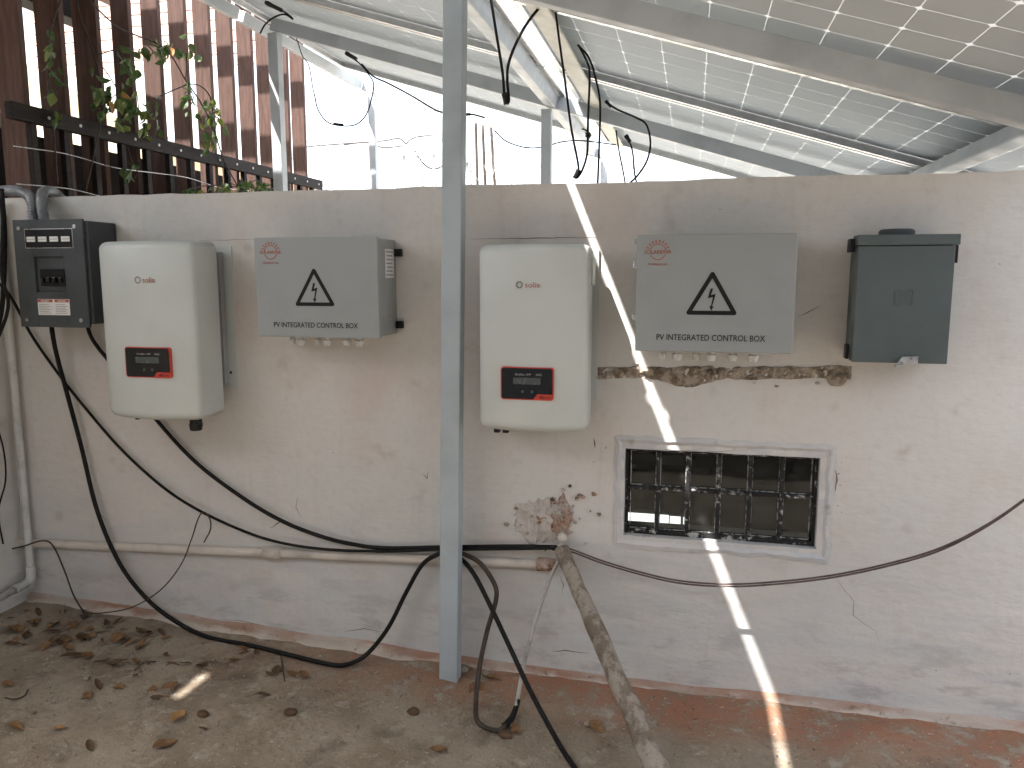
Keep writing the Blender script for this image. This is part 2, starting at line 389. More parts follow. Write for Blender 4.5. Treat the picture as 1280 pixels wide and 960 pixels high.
for i in range(NI):
    for j in range(NJ):
        if ins(i, j): continue
        b.faces.new((F[i, j], F[i + 1, j], F[i + 1, j + 1], F[i, j + 1])); b.faces.new((B[i, j], B[i, j + 1], B[i + 1, j + 1], B[i + 1, j]))
for i in range(NI):
    b.faces.new((F[i, NJ], F[i + 1, NJ], B[i + 1, NJ], B[i, NJ]))
for i in range(48, 60):
    b.faces.new((F[i, 12], F[i + 1, 12], B[i + 1, 12], B[i, 12])); b.faces.new((F[i, 18], B[i, 18], B[i + 1, 18], F[i + 1, 18]))
for j in range(12, 18):
    b.faces.new((F[48, j], B[48, j], B[48, j + 1], F[48, j + 1])); b.faces.new((F[60, j], F[60, j + 1], B[60, j + 1], B[60, j]))
for j in range(NJ):
    b.faces.new((F[0, j], F[0, j + 1], B[0, j + 1], B[0, j])); b.faces.new((F[NI, j], B[NI, j], B[NI, j + 1], F[NI, j + 1]))
wall = finish('plaster_wall', b, 'wall_plaster', smooth=False)
tag(wall, 'long low plastered wall, off-white and stained, carrying the electrical boxes', 'wall')

# fillet along the foot of the wall
base = [(-2.7, .085), (-2.475, .077), (-1.875, .061), (-1.196, .030), (-.826, .018), (-.076, .004), (.986, .008), (2.6, .01)]
def base_z(x):
    for (x0, z0), (x1, z1) in zip(base, base[1:]):
        if x <= x1: return z0 + (z1 - z0) * (x - x0) / (x1 - x0)
    return .01
prof = [(.012, .002, 0), (-.006, -.003, .08), (-.013, -.014, .2), (-.017, -.026, .33), (-.027, -.034, .45), (-.041, -.040, .58), (-.054, -.052, .72), (-.066, -.068, .85), (-.095, -.12, 1)]
b = bmesh.new(); lay = b.verts.layers.float.new('strip'); prev = None
for i in range(261):
    x = -2.49 + i * 5.0 / 260; ring = []
    for k, (dy, dz, s) in enumerate(prof):
        w = noise.noise(Vector((x * 4, k * .35, 2))); w2 = noise.noise(Vector((x * 14, k * .8, 7)))
        sc = 1.0 + .35 * noise.noise(Vector((x * 1.1, 3, 0)))
        v = b.verts.new((x, dy * sc + .007 * w + .003 * w2, base_z(x) + dz + .011 * w + .004 * w2)); v[lay] = s; ring.append(v)
    if prev:
        for k in range(len(prof) - 1): b.faces.new((prev[k], ring[k], ring[k + 1], prev[k + 1]))
    prev = ring
finish('mortar_fillet', b, 'fillet_paint', wall, True)['label'] = 'worn red and cream mortar fillet at the foot of the wall'

# lumpy patches on the wall
def patch(name, cx, cz, outline, mat, nr=10, na=64, height=.012, freq=24, label=None, dish=0.0):
    b = bmesh.new(); c = b.verts.new((cx, -height - dish * -1, cz)); rings = []
    for r_ in range(1, nr + 1):
        ring = []
        for k in range(na):
            an = 2 * math.pi * k / na; rx, rz = outline(an)
            q = r_ / nr; x, z = cx + rx * math.cos(an) * q, cz + rz * math.sin(an) * q
            hh = height * (1 - q ** 4) * (.75 + .9 * noise.noise(Vector((x * freq, 1, z * freq))) + .5 * noise.noise(Vector((x * freq * 2.7, 1, z * freq * 2.7)))) + dish * (1 - q * q) + .004
            if r_ == nr: hh = -.004
            ring.append(b.verts.new((x, wall_y(x, z) - hh, z)))
        rings.append(ring)
    for k in range(na): b.faces.new((c, rings[0][k], rings[0][(k + 1) % na]))
    for q, w in zip(rings, rings[1:]):
        for k in range(na): b.faces.new((q[k], w[k], w[(k + 1) % na], q[(k + 1) % na]))
    o = finish(name, b, mat, wall)
    if label: o['label'] = label
    return o
# chased strip under the right control box
p1, p2 = wp(744, 467), wp(1066, 467)
b = bmesh.new(); nx_, nz_ = 170, 12; V = []
for i in range(nx_ + 1):
    u = i / nx_; x = p1.x + (p2.x - p1.x) * u
    zc = 1.3 + (wp(744 + 322 * u, 466).z - 1.3) + .004 * noise.noise(Vector((x * 9, 0, 0)))
    hw = .017 + .007 * noise.noise(Vector((x * 13, 4, 0))) + .005 * noise.noise(Vector((x * 40, 4, 0))) + .004
    hw2 = hw + (.030 * math.exp(-((x + .0) / .07) ** 2)); row = []
    for j in range(nz_ + 1):
        v = j / nz_ * 2 - 1; z = zc + (hw if v > 0 else hw2) * v
        d = (1 - v ** 4) * (1 - (2 * u - 1) ** 20) * (.005 + .013 * noise.noise(Vector((x * 45, 0, z * 45))) + .009 * noise.noise(Vector((x * 110, 0, z * 110)))) - .004 * (abs(v) > .99)
        row.append(b.verts.new((x, wall_y(x, z) - max(d, -.004) - .001 + (.006 if abs(v) > .99 or i in (0, nx_) else 0), z)))
    V.append(row)
for i in range(nx_):
    for j in range(nz_): b.faces.new((V[i][j], V[i][j + 1], V[i + 1][j + 1], V[i + 1][j]))
finish('chased_groove', b, 'bare_mortar', wall)['label'] = 'rough brown chiselled groove in the plaster'
q = wp(1046, 474)
patch('mortar_lump', q.x, q.z, lambda a: (.030 * (1 + .12 * math.sin(3 * a)), .026 * (1 + .15 * math.cos(2 * a))), 'bare_mortar', 6, 24, .022)
def blob(seed, rx, rz, w=.35):
    return lambda a: (rx * (1 + w * noise.noise(Vector((math.cos(a) * 2.2, math.sin(a) * 2.2, seed))) + .5 * w * noise.noise(Vector((math.cos(a) * 6, math.sin(a) * 6, seed)))), rz * (1 + w * noise.noise(Vector((math.cos(a) * 2.2, math.sin(a) * 2.2, seed + 9))) + .5 * w * noise.noise(Vector((math.cos(a) * 6, math.sin(a) * 6, seed + 3)))))
q = wp(676, 652); patch('trowelled_smear', q.x, q.z, blob(3, .098, .080, .55), 'smear_plaster', 14, 72, .0055, 22, 'rough smeared mortar left of the pipe stub')
q = wp(700, 645); patch('broken_plaster', q.x, q.z, blob(1, .042, .066, .6), 'broken_brick', 12, 64, .010, 40, 'broken patch of plaster showing red brick around the pipe stub')
rp = random.Random(4)
for k in range(72):
    a_, d_ = rp.uniform(0, 6.28), abs(rp.gauss(0, .78)); q = wp(694 + 40 * d_ * math.cos(a_), 646 + 36 * d_ * math.sin(a_)); r_ = rp.uniform(.003, .011)
    patch('plaster_chip', q.x, q.z, blob(k * 1.7, r_, r_ * .8, .6), ('broken_brick', 'bare_mortar', 'smear_plaster')[k % 3], 3, 12, .007, 60)
for k in range(16):
    q = wp(752 + 19.5 * k + rp.uniform(-8, 8), 466 + rp.uniform(-13, 17)); r_ = rp.uniform(.003, .009); patch('plaster_chip', q.x, q.z, blob(k * 2.3 + 50, r_, r_ * .7, .6), ('smear_plaster', 'bare_mortar')[k % 2], 3, 12, .005, 60)
# cracks, scratches and pits in the plaster
plain('crack_dark', (.16, .13, .11), .9, 0, .2, 40, 0)
def crack(pts, r=.0014, name='crack'):
    P = []
    for p in pts:
        q = wp(p[0], p[1]); q.y = wall_y(q.x, q.z) - .0004; P.append(q)
    J = []
    for k in range(len(P) - 1):
        for t in range(6):
            q = P[k] + (P[k + 1] - P[k]) * (t / 6); q.z += .003 * noise.noise(q * 60); q.x += .003 * noise.noise(q * 55 + Vector((3, 1, 2))); J.append(q)
    finish(name, bm_tube(J + [P[-1]], lambda t: r * (1.1 - .8 * abs(2 * t - 1)), 5), 'crack_dark', wall)
crack([(1046, 724), (1056, 738), (1068, 752), (1066, 768), (1078, 778), (1094, 788), (1100, 806)], .0008)
crack([(586, 299), (640, 298), (700, 297), (746, 297)], .0012, 'scratch'); crack([(250, 301), (318, 299)], .0008, 'scratch')
crack([(690, 814), (706, 812), (735, 816)], .0018); crack([(372, 620), (370, 634), (376, 648)], .0010); crack([(338, 660), (348, 654), (352, 648)], .0022)
crack([(120, 640), (128, 646), (132, 652)], .001); crack([(528, 592), (534, 598), (536, 590)], .0014); crack([(998, 396), (1010, 390), (1026, 382)], .0010, 'scratch')
crack([(1044, 588), (1046, 600), (1044, 614)], .0022); crack([(742, 548), (744, 560)], .0022); crack([(430, 790), (455, 786), (480, 790)], .0012); crack([(830, 462 + 100), (880, 565), (940, 562)], .0010)
crack([(700, 590 + 130), (704, 730), (703, 742)], .0012); crack([(220, 768), (300, 776), (380, 792)], .0010)
for (px, py, r_) in ((1048, 592, .004), (1050, 606, .003), (1047, 632, .003), (1052, 640, .0025), (757, 560, .004), (742, 578, .003), (1250, 330, .003), (1130, 620, .002), (416, 566, .003), (1262, 842, .003), (648, 560, .002), (900, 262, .003), (612, 262, .002), (1170, 838, .003), (1090, 290, .002), (1052, 578, .002), (680, 860 - 40, .002)):
    q = wp(px, py); finish('pit', bm_cyl((q.x, wall_y(q.x, q.z) - .0006, q.z), (0, 1, 0), r_ * .6, .004, 7), 'crack_dark', wall)
# plaster surround of the window: four proud lips
SX0, SX1, SZ0, SZ1 = -.222, .425, .448, .806
def ring_patch(name, out, inn, y, mat, seg=26):
    b = bmesh.new()
    def loop(x0, x1, z0, z1, yy, jit):
        pts = []
        for (ax, az), (bx, bz) in (((x0, z0), (x1, z0)), ((x1, z0), (x1, z1)), ((x1, z1), (x0, z1)), ((x0, z1), (x0, z0))):
            for k in range(seg):
                t = k / seg; x, z = ax + (bx - ax) * t, az + (bz - az) * t
                pts.append(b.verts.new((x + jit * noise.noise(Vector((x * 19, 1, z * 19))), wall_y(x, z) + yy + jit * .25 * noise.noise(Vector((x * 30, 9, z * 30))), z + jit * noise.noise(Vector((x * 19, 6, z * 19))))))
        return pts
    L = [loop(*out, .004, .012), loop(*out, y, .010), loop(*[o + d for o, d in zip(out, (.012, -.012, .012, -.012))], y - .003, .007),
         loop(*[o + d for o, d in zip(out, (.022, -.022, .022, -.022))], y + .003, .004), loop(*inn, y + .003, .002), loop(*inn, .05, .0)]
    n = len(L[0])
    for q, w in zip(L, L[1:]):
        for k in range(n): b.faces.new((q[k], q[(k + 1) % n], w[(k + 1) % n], w[k]))
    return finish(name, b, mat, wall)
ring_patch('window_surround', (SX0, SX1, SZ0, SZ1), (WX0 + .002, WX1 - .002, WZ0 + .002, WZ1 - .002), -.003, 'surround_plaster')
# window: steel frame, bars and panes
WY = .024
fw = .012
b = bm_box((WX0 + .003, WY, WZ0 + .003), (WX1 - .003, WY + .03, WZ0 + .018)); bm_box((WX0 + .003, WY, WZ1 - .012), (WX1 - .003, WY + .03, WZ1 - .003), bm=b)
bm_box((WX0 + .003, WY, WZ0 + .019), (WX0 + .012, WY + .03, WZ1 - .013), bm=b); bm_box((WX1 - .012, WY, WZ0 + .019), (WX1 - .003, WY + .03, WZ1 - .013), bm=b)
win = finish('window', b, 'window_steel', wall); win['label'] = 'small dark barred window of twelve panes'
ncol = 6; iw0, iw1, iz0, iz1 = WX0 + .012, WX1 - .012, WZ0 + .018, WZ1 - .012
pw = (iw1 - iw0) / ncol; zm = iz0 + (iz1 - iz0) * .535
for k in range(1, ncol):
    x = iw0 + pw * k; box('window_bar', (x - .006, WY - .010, iz0), (x + .006, WY + .012, iz1), 'window_steel', win, .002)
box('window_bar', (iw0, WY - .004, zm - .0055), (iw1, WY + .009, zm + .0055), 'window_steel', win, .002)
for k in range(ncol):
    for (z0, z1) in ((iz0, zm - .0055), (zm + .0055, iz1)):
        x0_, x1_ = iw0 + pw * k + .0062, iw0 + pw * (k + 1) - .0062
        b = bm_box((x0_, WY + .0095, z0 + .0005), (x0_ + .0022, WY + .0135, z1 - .0005)); bm_box((x1_ - .0022, WY + .0095, z0 + .0005), (x1_, WY + .0135, z1 - .0005), bm=b); bm_box((x0_ + .0023, WY + .0096, z0 + .0005), (x1_ - .0023, WY + .0134, z0 + .0027), bm=b); bm_box((x0_ + .0023, WY + .0096, z1 - .0027), (x1_ - .0023, WY + .0134, z1 - .0005), bm=b)
        finish('putty_line', b, 'putty', win)
        box('pane', (iw0 + pw * k + .004, WY + .014, z0 - .002), (iw0 + pw * (k + 1) - .004, WY + .018, z1 + .002), 'dusty_glass', win)

# --- low building behind the wall: dark store room under a limewashed slab
room = empty('store_room', (0, 1, -.1)); tag(room, 'dark store room seen through the small barred window', 'room')
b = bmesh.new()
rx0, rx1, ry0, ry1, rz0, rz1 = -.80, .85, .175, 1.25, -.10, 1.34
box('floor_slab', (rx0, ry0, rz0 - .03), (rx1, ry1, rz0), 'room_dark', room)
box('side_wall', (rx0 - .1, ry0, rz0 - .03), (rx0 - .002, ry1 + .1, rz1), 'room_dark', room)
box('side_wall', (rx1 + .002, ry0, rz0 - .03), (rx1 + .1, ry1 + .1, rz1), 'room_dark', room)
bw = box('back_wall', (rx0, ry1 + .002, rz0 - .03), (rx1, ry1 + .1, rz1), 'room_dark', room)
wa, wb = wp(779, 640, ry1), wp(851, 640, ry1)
box('glow_pane', (wa.x - .12, ry1 - .012, .03), (wb.x - .055, ry1, wa.z), 'glow_pane', bw)  # glowing panes added as a stand-in for the bright patch behind the window
box('glow_pane', (wb.x - .05, ry1 - .012, .03), (wb.x, ry1, wa.z - .004), 'glow_pane', bw)
box('glow_pane', (wb.x + .012, ry1 - .012, .03), (wb.x + .028, ry1, wa.z - .004), 'glow_pane', bw)
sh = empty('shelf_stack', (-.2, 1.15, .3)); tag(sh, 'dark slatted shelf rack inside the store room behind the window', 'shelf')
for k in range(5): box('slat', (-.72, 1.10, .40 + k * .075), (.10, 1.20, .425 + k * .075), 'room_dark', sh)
sl = box('roof_slab', (-.95, .168, 1.35), (1.0, 1.45, 1.50), 'roof_slab_lime'); tag(sl, kind='structure')

# --- side wall on the left, coming towards the camera
b = grid_sheet(24, 24, lambda u, v: Vector((-2.50 + .008 * noise.noise(Vector((u * 6, v * 6, 1))), -1.7 + 1.705 * u, -.1 + 1.66 * v)))
def thick(b, vec):
    g = bmesh.ops.extrude_face_region(b, geom=b.faces[:]); bmesh.ops.translate(b, vec=vec, verts=[e for e in g['geom'] if isinstance(e, bmesh.types.BMVert)]); return b
sw = finish('side_wall', thick(b, Vector((-.15, 0, 0))), 'wall_plaster'); tag(sw, 'short plastered return wall meeting the long wall in the corner', 'wall')

# --- unseen house shape added behind the viewer to cut sky light
hb_ = empty('sky_block_house', (0, -4.8, 0)); tag(hb_, 'unseen house shape added behind the viewer to cut sky light', 'house')
box('wall', (-6, -8, -.1), (3.4, -4.6, 3.3), 'pole_concrete', hb_); box('roof', (-6.2, -8.2, 3.302), (3.6, -4.45, 3.45), 'roof_slab_lime', hb_)
for x in (-3.2, .9): 
    w_ = box('window', (x, -4.598, 1.0), (x + 1.3, -4.56, 2.2), 'panel_dark_grey', hb_); box('pane', (x + .06, -4.558, 1.06), (x + 1.24, -4.55, 2.14), 'lcd', w_)

yw = box('sky_block_wall', (3.7, -8, -.15), (3.85, 5, 2.5), 'pole_concrete'); tag(yw, 'unseen grey wall added on the right to cut sky light', 'wall')  # out of view, added to dim the light coming from the right

# ================================================================== SOLAR ARRAY
frame_root = empty('panel_mounting_frame', (-.73, -.1, 0)); tag(frame_root, 'white painted steel frame of posts, rafters and cross beams under the panels', 'steel frame')
OB, OT = -.110, -.041
def steel(name, b, mat='white_steel', label=None):
    o = finish(name, b, mat, frame_root)
    if label: o['label'] = label
    return o
# front post, slightly out of plumb
pb, pt = Vector((-.741, -.10, -.03)), Vector((-.700, -.10, 2.155))
b = bm_box((-.031, -.025, 0), (.031, .025, 1), .004)
for v in b.verts:
    c = pb + (pt - pb) * v.co.z; v.co = Vector((c.x + v.co.x, c.y + v.co.y, c.z))
post = steel('post', b, 'post_steel', 'tall grey-white square post standing in the yard in front of the wall')
# sloping rafters
for y0, a0, a1 in ((-.058, -2.9, 2.9), (1.80, -2.46, 2.9), (3.50, -2.66, 2.9)):
    steel('rafter', abox(a0, a1, y0, y0 + .05, OB, OT))
for y0, a0, a1 in ((-2.20, -4.6, 1.2),):
    steel('rafter', abox(a0, a1, y0, y0 + .05, OB, OT))
# level cross beams (kept clear of the rafters)
def cross(a0, a1, spans, o0=OB + .004, o1=OT - .001, mat='white_steel', lab=None):
    for (y0, y1) in spans: steel('cross_beam', abox(a0, a1, y0, y1, o0, o1), mat, lab)
SP = [(-2.5, -2.202), (-2.148, -.060), (-.006, 1.798), (1.852, 3.498)]
cross(-.80, -.735, SP, lab='white level beam beside the open slit between the panels')
cross(-2.72, -2.662, SP[1:])
cross(.95, 1.00, SP[1:], OB + .012)
cross(-4.55, -4.49, SP[:2])
for y0, y1 in ((-.006, 1.798), (1.852, 3.05)): steel('wire_rail', abox(-.575, -.49, y0, y1, -.052, -.041), 'cream_rail', 'cream strip along the panel edge beside the slit')
# posts on the slab
for (px, py, y, w) in ((351, 238, 1.825, .030), (683, 231, 1.825, .027), (468, 236, 3.525, .028), (755, 229, 3.525, .026)):
    c = wp(px, py, y); a = c.x / math.cos(TILT); zt = ar(a, y, OB - .002).z
    for _ in range(3): a = (c.x - _N.x * (OB)) / math.cos(TILT); zt = ar(a, y, OB).z - .012
    steel('post', bm_box((c.x - w, y - w, -.17), (c.x + w, y + w, zt), .003))
for x, y in ((2.6, -.03), (2.6, 1.825), (-4.2, -2.175), (-.75, -2.175), (1.05, -2.175)):
    a = x / math.cos(TILT); z0 = -.17 if y > 0 else -.02
    steel('post', bm_box((x - .03, y - .03, z0), (x + .03, y + .03, ar(a, y, OB).z - .012), .003))

# panels
def cell_mesh(ca, cy):
    h, k, c = ca / 2, cy / 2, .0095
    pts = [(h - c, -k), (h, -k + c), (h, k - c), (h - c, k), (-h + c, k), (-h, k - c), (-h, -k + c), (-h + c, -k)]
    b = bmesh.new(); lo = [b.verts.new((x, y, -.0006)) for x, y in pts]; hi = [b.verts.new((x, y, .0006)) for x, y in pts]
    b.faces.new(lo[::-1]); b.faces.new(hi)
    for i in range(8): b.faces.new((lo[i], lo[(i + 1) % 8], hi[(i + 1) % 8], hi[i]))
    me = bpy.data.meshes.new('cell'); b.to_mesh(me); b.free(); me.materials.append(M('cell_back')); return me
ROT = Matrix.Rotation(TILT, 4, 'Y')
PANEL_Y = .926; GAP = .014
CELLS = {}
def local_box(lo, hi, b=None): return bm_box(lo, hi, .0015, 1, b)
def panel_proto(ncell, L):
    H = .036; w = .030; t = .0025
    b = bmesh.new()
    me_f = None
    bb = local_box((-L / 2, -PANEL_Y / 2, -H), (-L / 2 + t, PANEL_Y / 2, .004)); local_box((L / 2 - t, -PANEL_Y / 2, -H), (L / 2, PANEL_Y / 2, .004), bb)
    local_box((-L / 2 + t, -PANEL_Y / 2, -H), (L / 2 - t, -PANEL_Y / 2 + t, .004), bb); local_box((-L / 2 + t, PANEL_Y / 2 - t, -H), (L / 2 - t, PANEL_Y / 2, .004), bb)
    # inward flanges at the bottom of the profile
    local_box((-L / 2 + t, -PANEL_Y / 2 + t, -H), (-L / 2 + w, PANEL_Y / 2 - t, -H + t), bb); local_box((L / 2 - w, -PANEL_Y / 2 + t, -H), (L / 2 - t, PANEL_Y / 2 - t, -H + t), bb)
    local_box((-L / 2 + w, -PANEL_Y / 2 + t, -H), (L / 2 - w, -PANEL_Y / 2 + w, -H + t), bb); local_box((-L / 2 + w, PANEL_Y / 2 - w, -H), (L / 2 - w, PANEL_Y / 2 - t, -H + t), bb)
    me = bpy.data.meshes.new('frame'); bb.to_mesh(me); bb.free(); me.materials.append(M('aluminium'))
    b = bmesh.new(); v = [b.verts.new(p) for p in ((-L / 2 + t, -PANEL_Y / 2 + t, 0), (L / 2 - t, -PANEL_Y / 2 + t, 0), (L / 2 - t, PANEL_Y / 2 - t, 0), (-L / 2 + t, PANEL_Y / 2 - t, 0))]; b.faces.new(v)
    ms = bpy.data.meshes.new('backsheet'); b.to_mesh(ms); b.free(); ms.materials.append(M('backsheet'))
    pa = (L - .030) / ncell; py = (PANEL_Y - .026) / 6
    mc = cell_mesh(pa - .0027, py - .0038)
    return dict(L=L, n=ncell, frame=me, sheet=ms, cell=mc, pa=pa, py=py)
PR = {60: panel_proto(10, 1.655), 72: panel_proto(12, 1.945)}
def solar_panel(kind, a0, row, label, detail=True):
    p = PR[kind]; y = row + PANEL_Y / 2 + GAP / 2
    a0 += .004 if (kind == 72 and row in (ROWS[3],)) else 0
    root = empty('solar_panel', ar(a0 + p['L'] / 2, y, 0)); root.rotation_euler = (0, TILT, 0)
    tag(root, label, 'solar panel', 'solar panels of the sloping array')
    link('frame', p['frame'], None, root); link('backsheet', p['sheet'], None, root)
    pos = [(-p['L'] / 2 + .015 + p['pa'] * (i + .5), -PANEL_Y / 2 + .013 + p['py'] * (j + .5)) for i in range(p['n']) for j in range(6)]
    if detail:
        for (x, yy_) in pos:
            o = link('cell', p['cell'], None, root); o.location = (x, yy_, 0)
    else:
        b = bmesh.new()
        for (x, yy_) in pos:
            t = bmesh.new(); t.from_mesh(p['cell']); bmesh.ops.translate(t, verts=t.verts, vec=(x, yy_, 0)); join(b, t)
        me = bpy.data.meshes.new('cells'); b.to_mesh(me); b.free(); me.materials.append(M('cell_back')); o = link('cells', me, None, root); o['kind'] = 'stuff'
    return root
ROWS = [-3.49 + .94 * i for i in range(7)]        # -3.49 ... 2.15
A_R, A_L, A_LL, A_RR = -.641, -.705 - 1.945, -2.85 - 1.655, 1.045
names = {3: 'nearest', 4: 'second', 5: 'third', 6: 'farthest'}
solar_panel(60, A_R, ROWS[3], 'big near solar panel filling the top right corner above the thick rafter')
solar_panel(60, A_R, ROWS[4], 'solar panel between the two long seams, right of the bright slit')
solar_panel(60, A_R, ROWS[5], 'solar panel beyond the second seam, half hidden by the wall top')
solar_panel(60, A_R, ROWS[6], 'farthest solar panel right of the slit, behind the hanging leads')
solar_panel(72, A_L, ROWS[4], 'solar panel at the top edge of the picture, left of the bright slit')
solar_panel(72, A_L, ROWS[5], 'pale solar panel left of the slit, beyond the dark seam')
solar_panel(72, A_L, ROWS[6], 'farthest solar panel left of the slit, against the white sky')
solar_panel(60, A_RR, ROWS[4], 'low solar panel below the end beam, just above the wall at far right', True)
hid = 'unseen solar panel overhead, outside the view, kept for its shade'
for r_ in (1, 2): solar_panel(60, A_R, ROWS[r_], hid, False)
for r_ in (1, 2, 3): solar_panel(72, A_L, ROWS[r_], hid, False)
for r_ in (1, 2, 3, 4): solar_panel(60, A_LL, ROWS[r_], hid, False)  # extra unseen column added to shade the left wall and first boards
# unseen mask added over the joint, its hole shaping the sun patch
cv = empty('sun_mask', ar(-2.75, -1.5, .01)); tag(cv, 'unseen sheet mask added over the panel joint to shape the sun patch', 'light mask')
for (a0, a1, y0, y1) in ((-2.87, -2.60, -2.6, -1.905), (-2.87, -2.60, -1.755, 1.2)):
    finish('mask_sheet', abox(a0, a1, y0, y1, .008, .011, bevel=0), 'zinc', cv)
for (a0, a1) in ((-2.87, -2.845), (-2.762, -2.60)): finish('mask_sheet', abox(a0, a1, -1.905, -1.755, .008, .011, bevel=0), 'zinc', cv)
# ================================================================== EQUIPMENT ON THE WALL
def inverter(name, x0, x1, z0, z1, yf, label, back, px_disp):
    root = empty(name, ((x0 + x1) / 2, 0, z0)); tag(root, label, 'inverter', 'white inverters on the wall')
    cx = (x0 + x1) / 2; hw = (x1 - x0) / 2
    bulge = .030
    def surf(x): return yf + bulge * ((x - cx) / hw) ** 2
    pts = []
    n = 20
    for k in range(n + 1):
        x = x0 + .008 + (x1 - x0 - .016) * k / n; pts.append((x, surf(x)))
    pts = [(x0, back), (x0, yf + bulge + .012), (x0 + .003, yf + bulge + .003)] + pts + [(x1 - .003, yf + bulge + .003), (x1, yf + bulge + .012), (x1, back)]
    b = bmesh.new(); rings = []
    zs = [(z0, .026), (z0 + .003, .016), (z0 + .009, .008), (z0 + .018, .0025), (z0 + .030, 0), (z1 - .024, 0), (z1 - .014, .0025), (z1 - .007, .007), (z1 - .002, .014), (z1, .022)]
    for z, ins_ in zs:
        ring = []
        for (x, y) in pts:
            sx = 1 - ins_ / hw; ring.append(b.verts.new((cx + (x - cx) * sx, y + (ins_ if y < back - .01 else 0), z)))
        rings.append(ring)
    n = len(pts)
    for q, w in zip(rings, rings[1:]):
        for k in range(n): b.faces.new((q[k], q[(k + 1) % n], w[(k + 1) % n], w[k]))
    b.faces.new(rings[0][::-1]); b.faces.new(rings[-1])
    body = finish('housing', b, 'inverter_white', root)
    for p in body.data.polygons: p.use_smooth = abs(p.normal.z) < .9 and abs(p.normal.x) < .9
    hz0, hz1 = z0 + .10, z1 - .03
    b = bm_box((x0 + .02, -.03, hz0), (x1 - .02, -.006, hz1), .002)
    k = x0 + .025
    while k < x1 - .03:
        bm_box((k, back + .001, hz0 + .01), (k + .004, -.031, hz1 - .01), bm=b); k += .022
    hs = finish('heat_sink', b, 'heat_sink_grey', root)
    bm_ = bm_box((x0 + .01, -.0055, hz0 - .02), (x1 + .012, -.0005, hz1 + .02), .001); finish('mounting_plate', bm_, 'inverter_white', root)
    W, H = x1 - x0, z1 - z0
    # display
    dx0, dx1, dz0, dz1 = px_disp
    dcx, dcz, dw, dh = (dx0 + dx1) / 2, (dz0 + dz1) / 2, dx1 - dx0, dz1 - dz0
    sy = min(surf(dx0), surf(dx1), surf(dcx)); 
    disp = plate('display', rrect(dcx, dcz, dw, dh, .008), sy - .0015, sy + .012, 'red_plastic', root); disp['label'] = 'black display panel with a red border'
    pts = rrect(dcx, dcz, dw - .0065, dh - .0065, .0065)
    tagw, tagh = dw * .36, dh * .16
    xr, zb = dcx + dw / 2 - .00325, dcz - dh / 2 + .00325
    pts = [p for p in pts if not (p[0] > xr - tagw and p[1] < zb + tagh)]
    cut = [(xr - tagw, zb), (xr - tagw + .012, zb + tagh), (xr, zb + tagh)]
    pts = pts + cut
    plate('display_panel', pts, sy - .0030, sy - .0016, 'black_gloss', disp)
    plate('screen', rrect(dcx, dcz + dh * .08, dw * .52, dh * .20, .002), sy - .0038, sy - .0031, 'lcd', disp)
    for s in (-.08, .10): cyl('button', (dcx + s * dw, sy - .0030, dcz - dh * .24), (0, -1, 0), .0045, .0012, 'lcd', disp)
    lettering('Solis-1P   4G', dcx + .004, dcz + dh * .28, sy - .0032, .006, 'sticker_print', disp, dw * .5)
    lettering('4G', xr - tagw * .55, zb + tagh * .45 - .001, sy - .0018, tagh * .62, 'ink_black', disp, bold=.02)
    lettering('Inverter', xr - tagw * .21, zb + tagh * .42 - .001, sy - .0018, tagh * .4, 'ink_black', disp, tagw * .3)
    # logo
    return root, surf, body
def logo(root, cx, cz, surf, h=.021):
    y = surf(cx) - .0008
    b = bmesh.new()
    for k in range(8):
        a0, a1 = R(45 * k + 4), R(45 * k + 41); r0, r1 = h * .30, h * .5
        p = []
        for t in range(4): a = a0 + (a1 - a0) * t / 3; p.append((cx - .026 + r1 * math.cos(a), cz + r1 * math.sin(a)))
        for t in range(3, -1, -1): a = a0 + (a1 - a0) * t / 3; p.append((cx - .026 + r0 * math.cos(a), cz + r0 * math.sin(a)))
        bm_plate(p, y, y + .003, b)
    finish('emblem', b, 'logo_grey', root)
    lettering('solis', cx + .013, cz, y + .0002, h * .75, 'logo_red', root, .044)
ILx0, ILx1, ILz0, ILz1 = -1.893, -1.545, .832, 1.412
il, s1, _ = inverter('inverter', ILx0, ILx1, ILz0, ILz1, -.235, 'white inverter beside the dark breaker panel, seen from its right side', -.075, None or (wp(157, 450, -.235).x, wp(213, 450, -.235).x, wp(185, 472, -.235).z, wp(185, 434, -.235).z))
q = wp(181, 350, -.235); logo(il, q.x, q.z, s1, .024)
b = bm_cyl((wp(245, 530, -.16).x, -.16, ILz0 + .004), (0, 0, -1), .020, .022, 16); bm_cyl((wp(245, 530, -.16).x, -.16, ILz0 - .018), (0, 0, -1), .023, .022, 8, b, .019)
finish('cable_gland', b, 'black_plastic', il)
cyl('vent_plug', (wp(172, 525, -.19).x, -.19, ILz0 + .002), (0, 0, -1), .007, .008, 'black_plastic', il)
finish('side_screw', bm_cyl((ILx1 + .004, -.035, ILz0 + .14), (1, 0, 0), .005, .004, 10), 'black_plastic', il)
IRx0, IRx1, IRz0, IRz1 = -.622, -.292, .836, 1.393
ir, s2, _ = inverter('inverter', IRx0, IRx1, IRz0, IRz1, -.178, 'white inverter right of the grey post, seen nearly head on', -.06, (wp(626, 480, -.178).x, wp(692, 480, -.178).x, wp(660, 500, -.178).z, wp(660, 459, -.178).z))
q = wp(660, 356, -.178); logo(ir, q.x, q.z, s2)
for px in (622, 633): box('connector', (wp(px, 540, -.12).x - .010, -.13, IRz0 - .012), (wp(px, 540, -.12).x + .008, -.11, IRz0 + .002), 'black_plastic', ir, .002)
finish('side_lug', bm_box((IRx1 - .002, -.10, IRz1 - .12), (IRx1 + .006, -.04, IRz1 - .04), .002), 'inverter_white', ir)

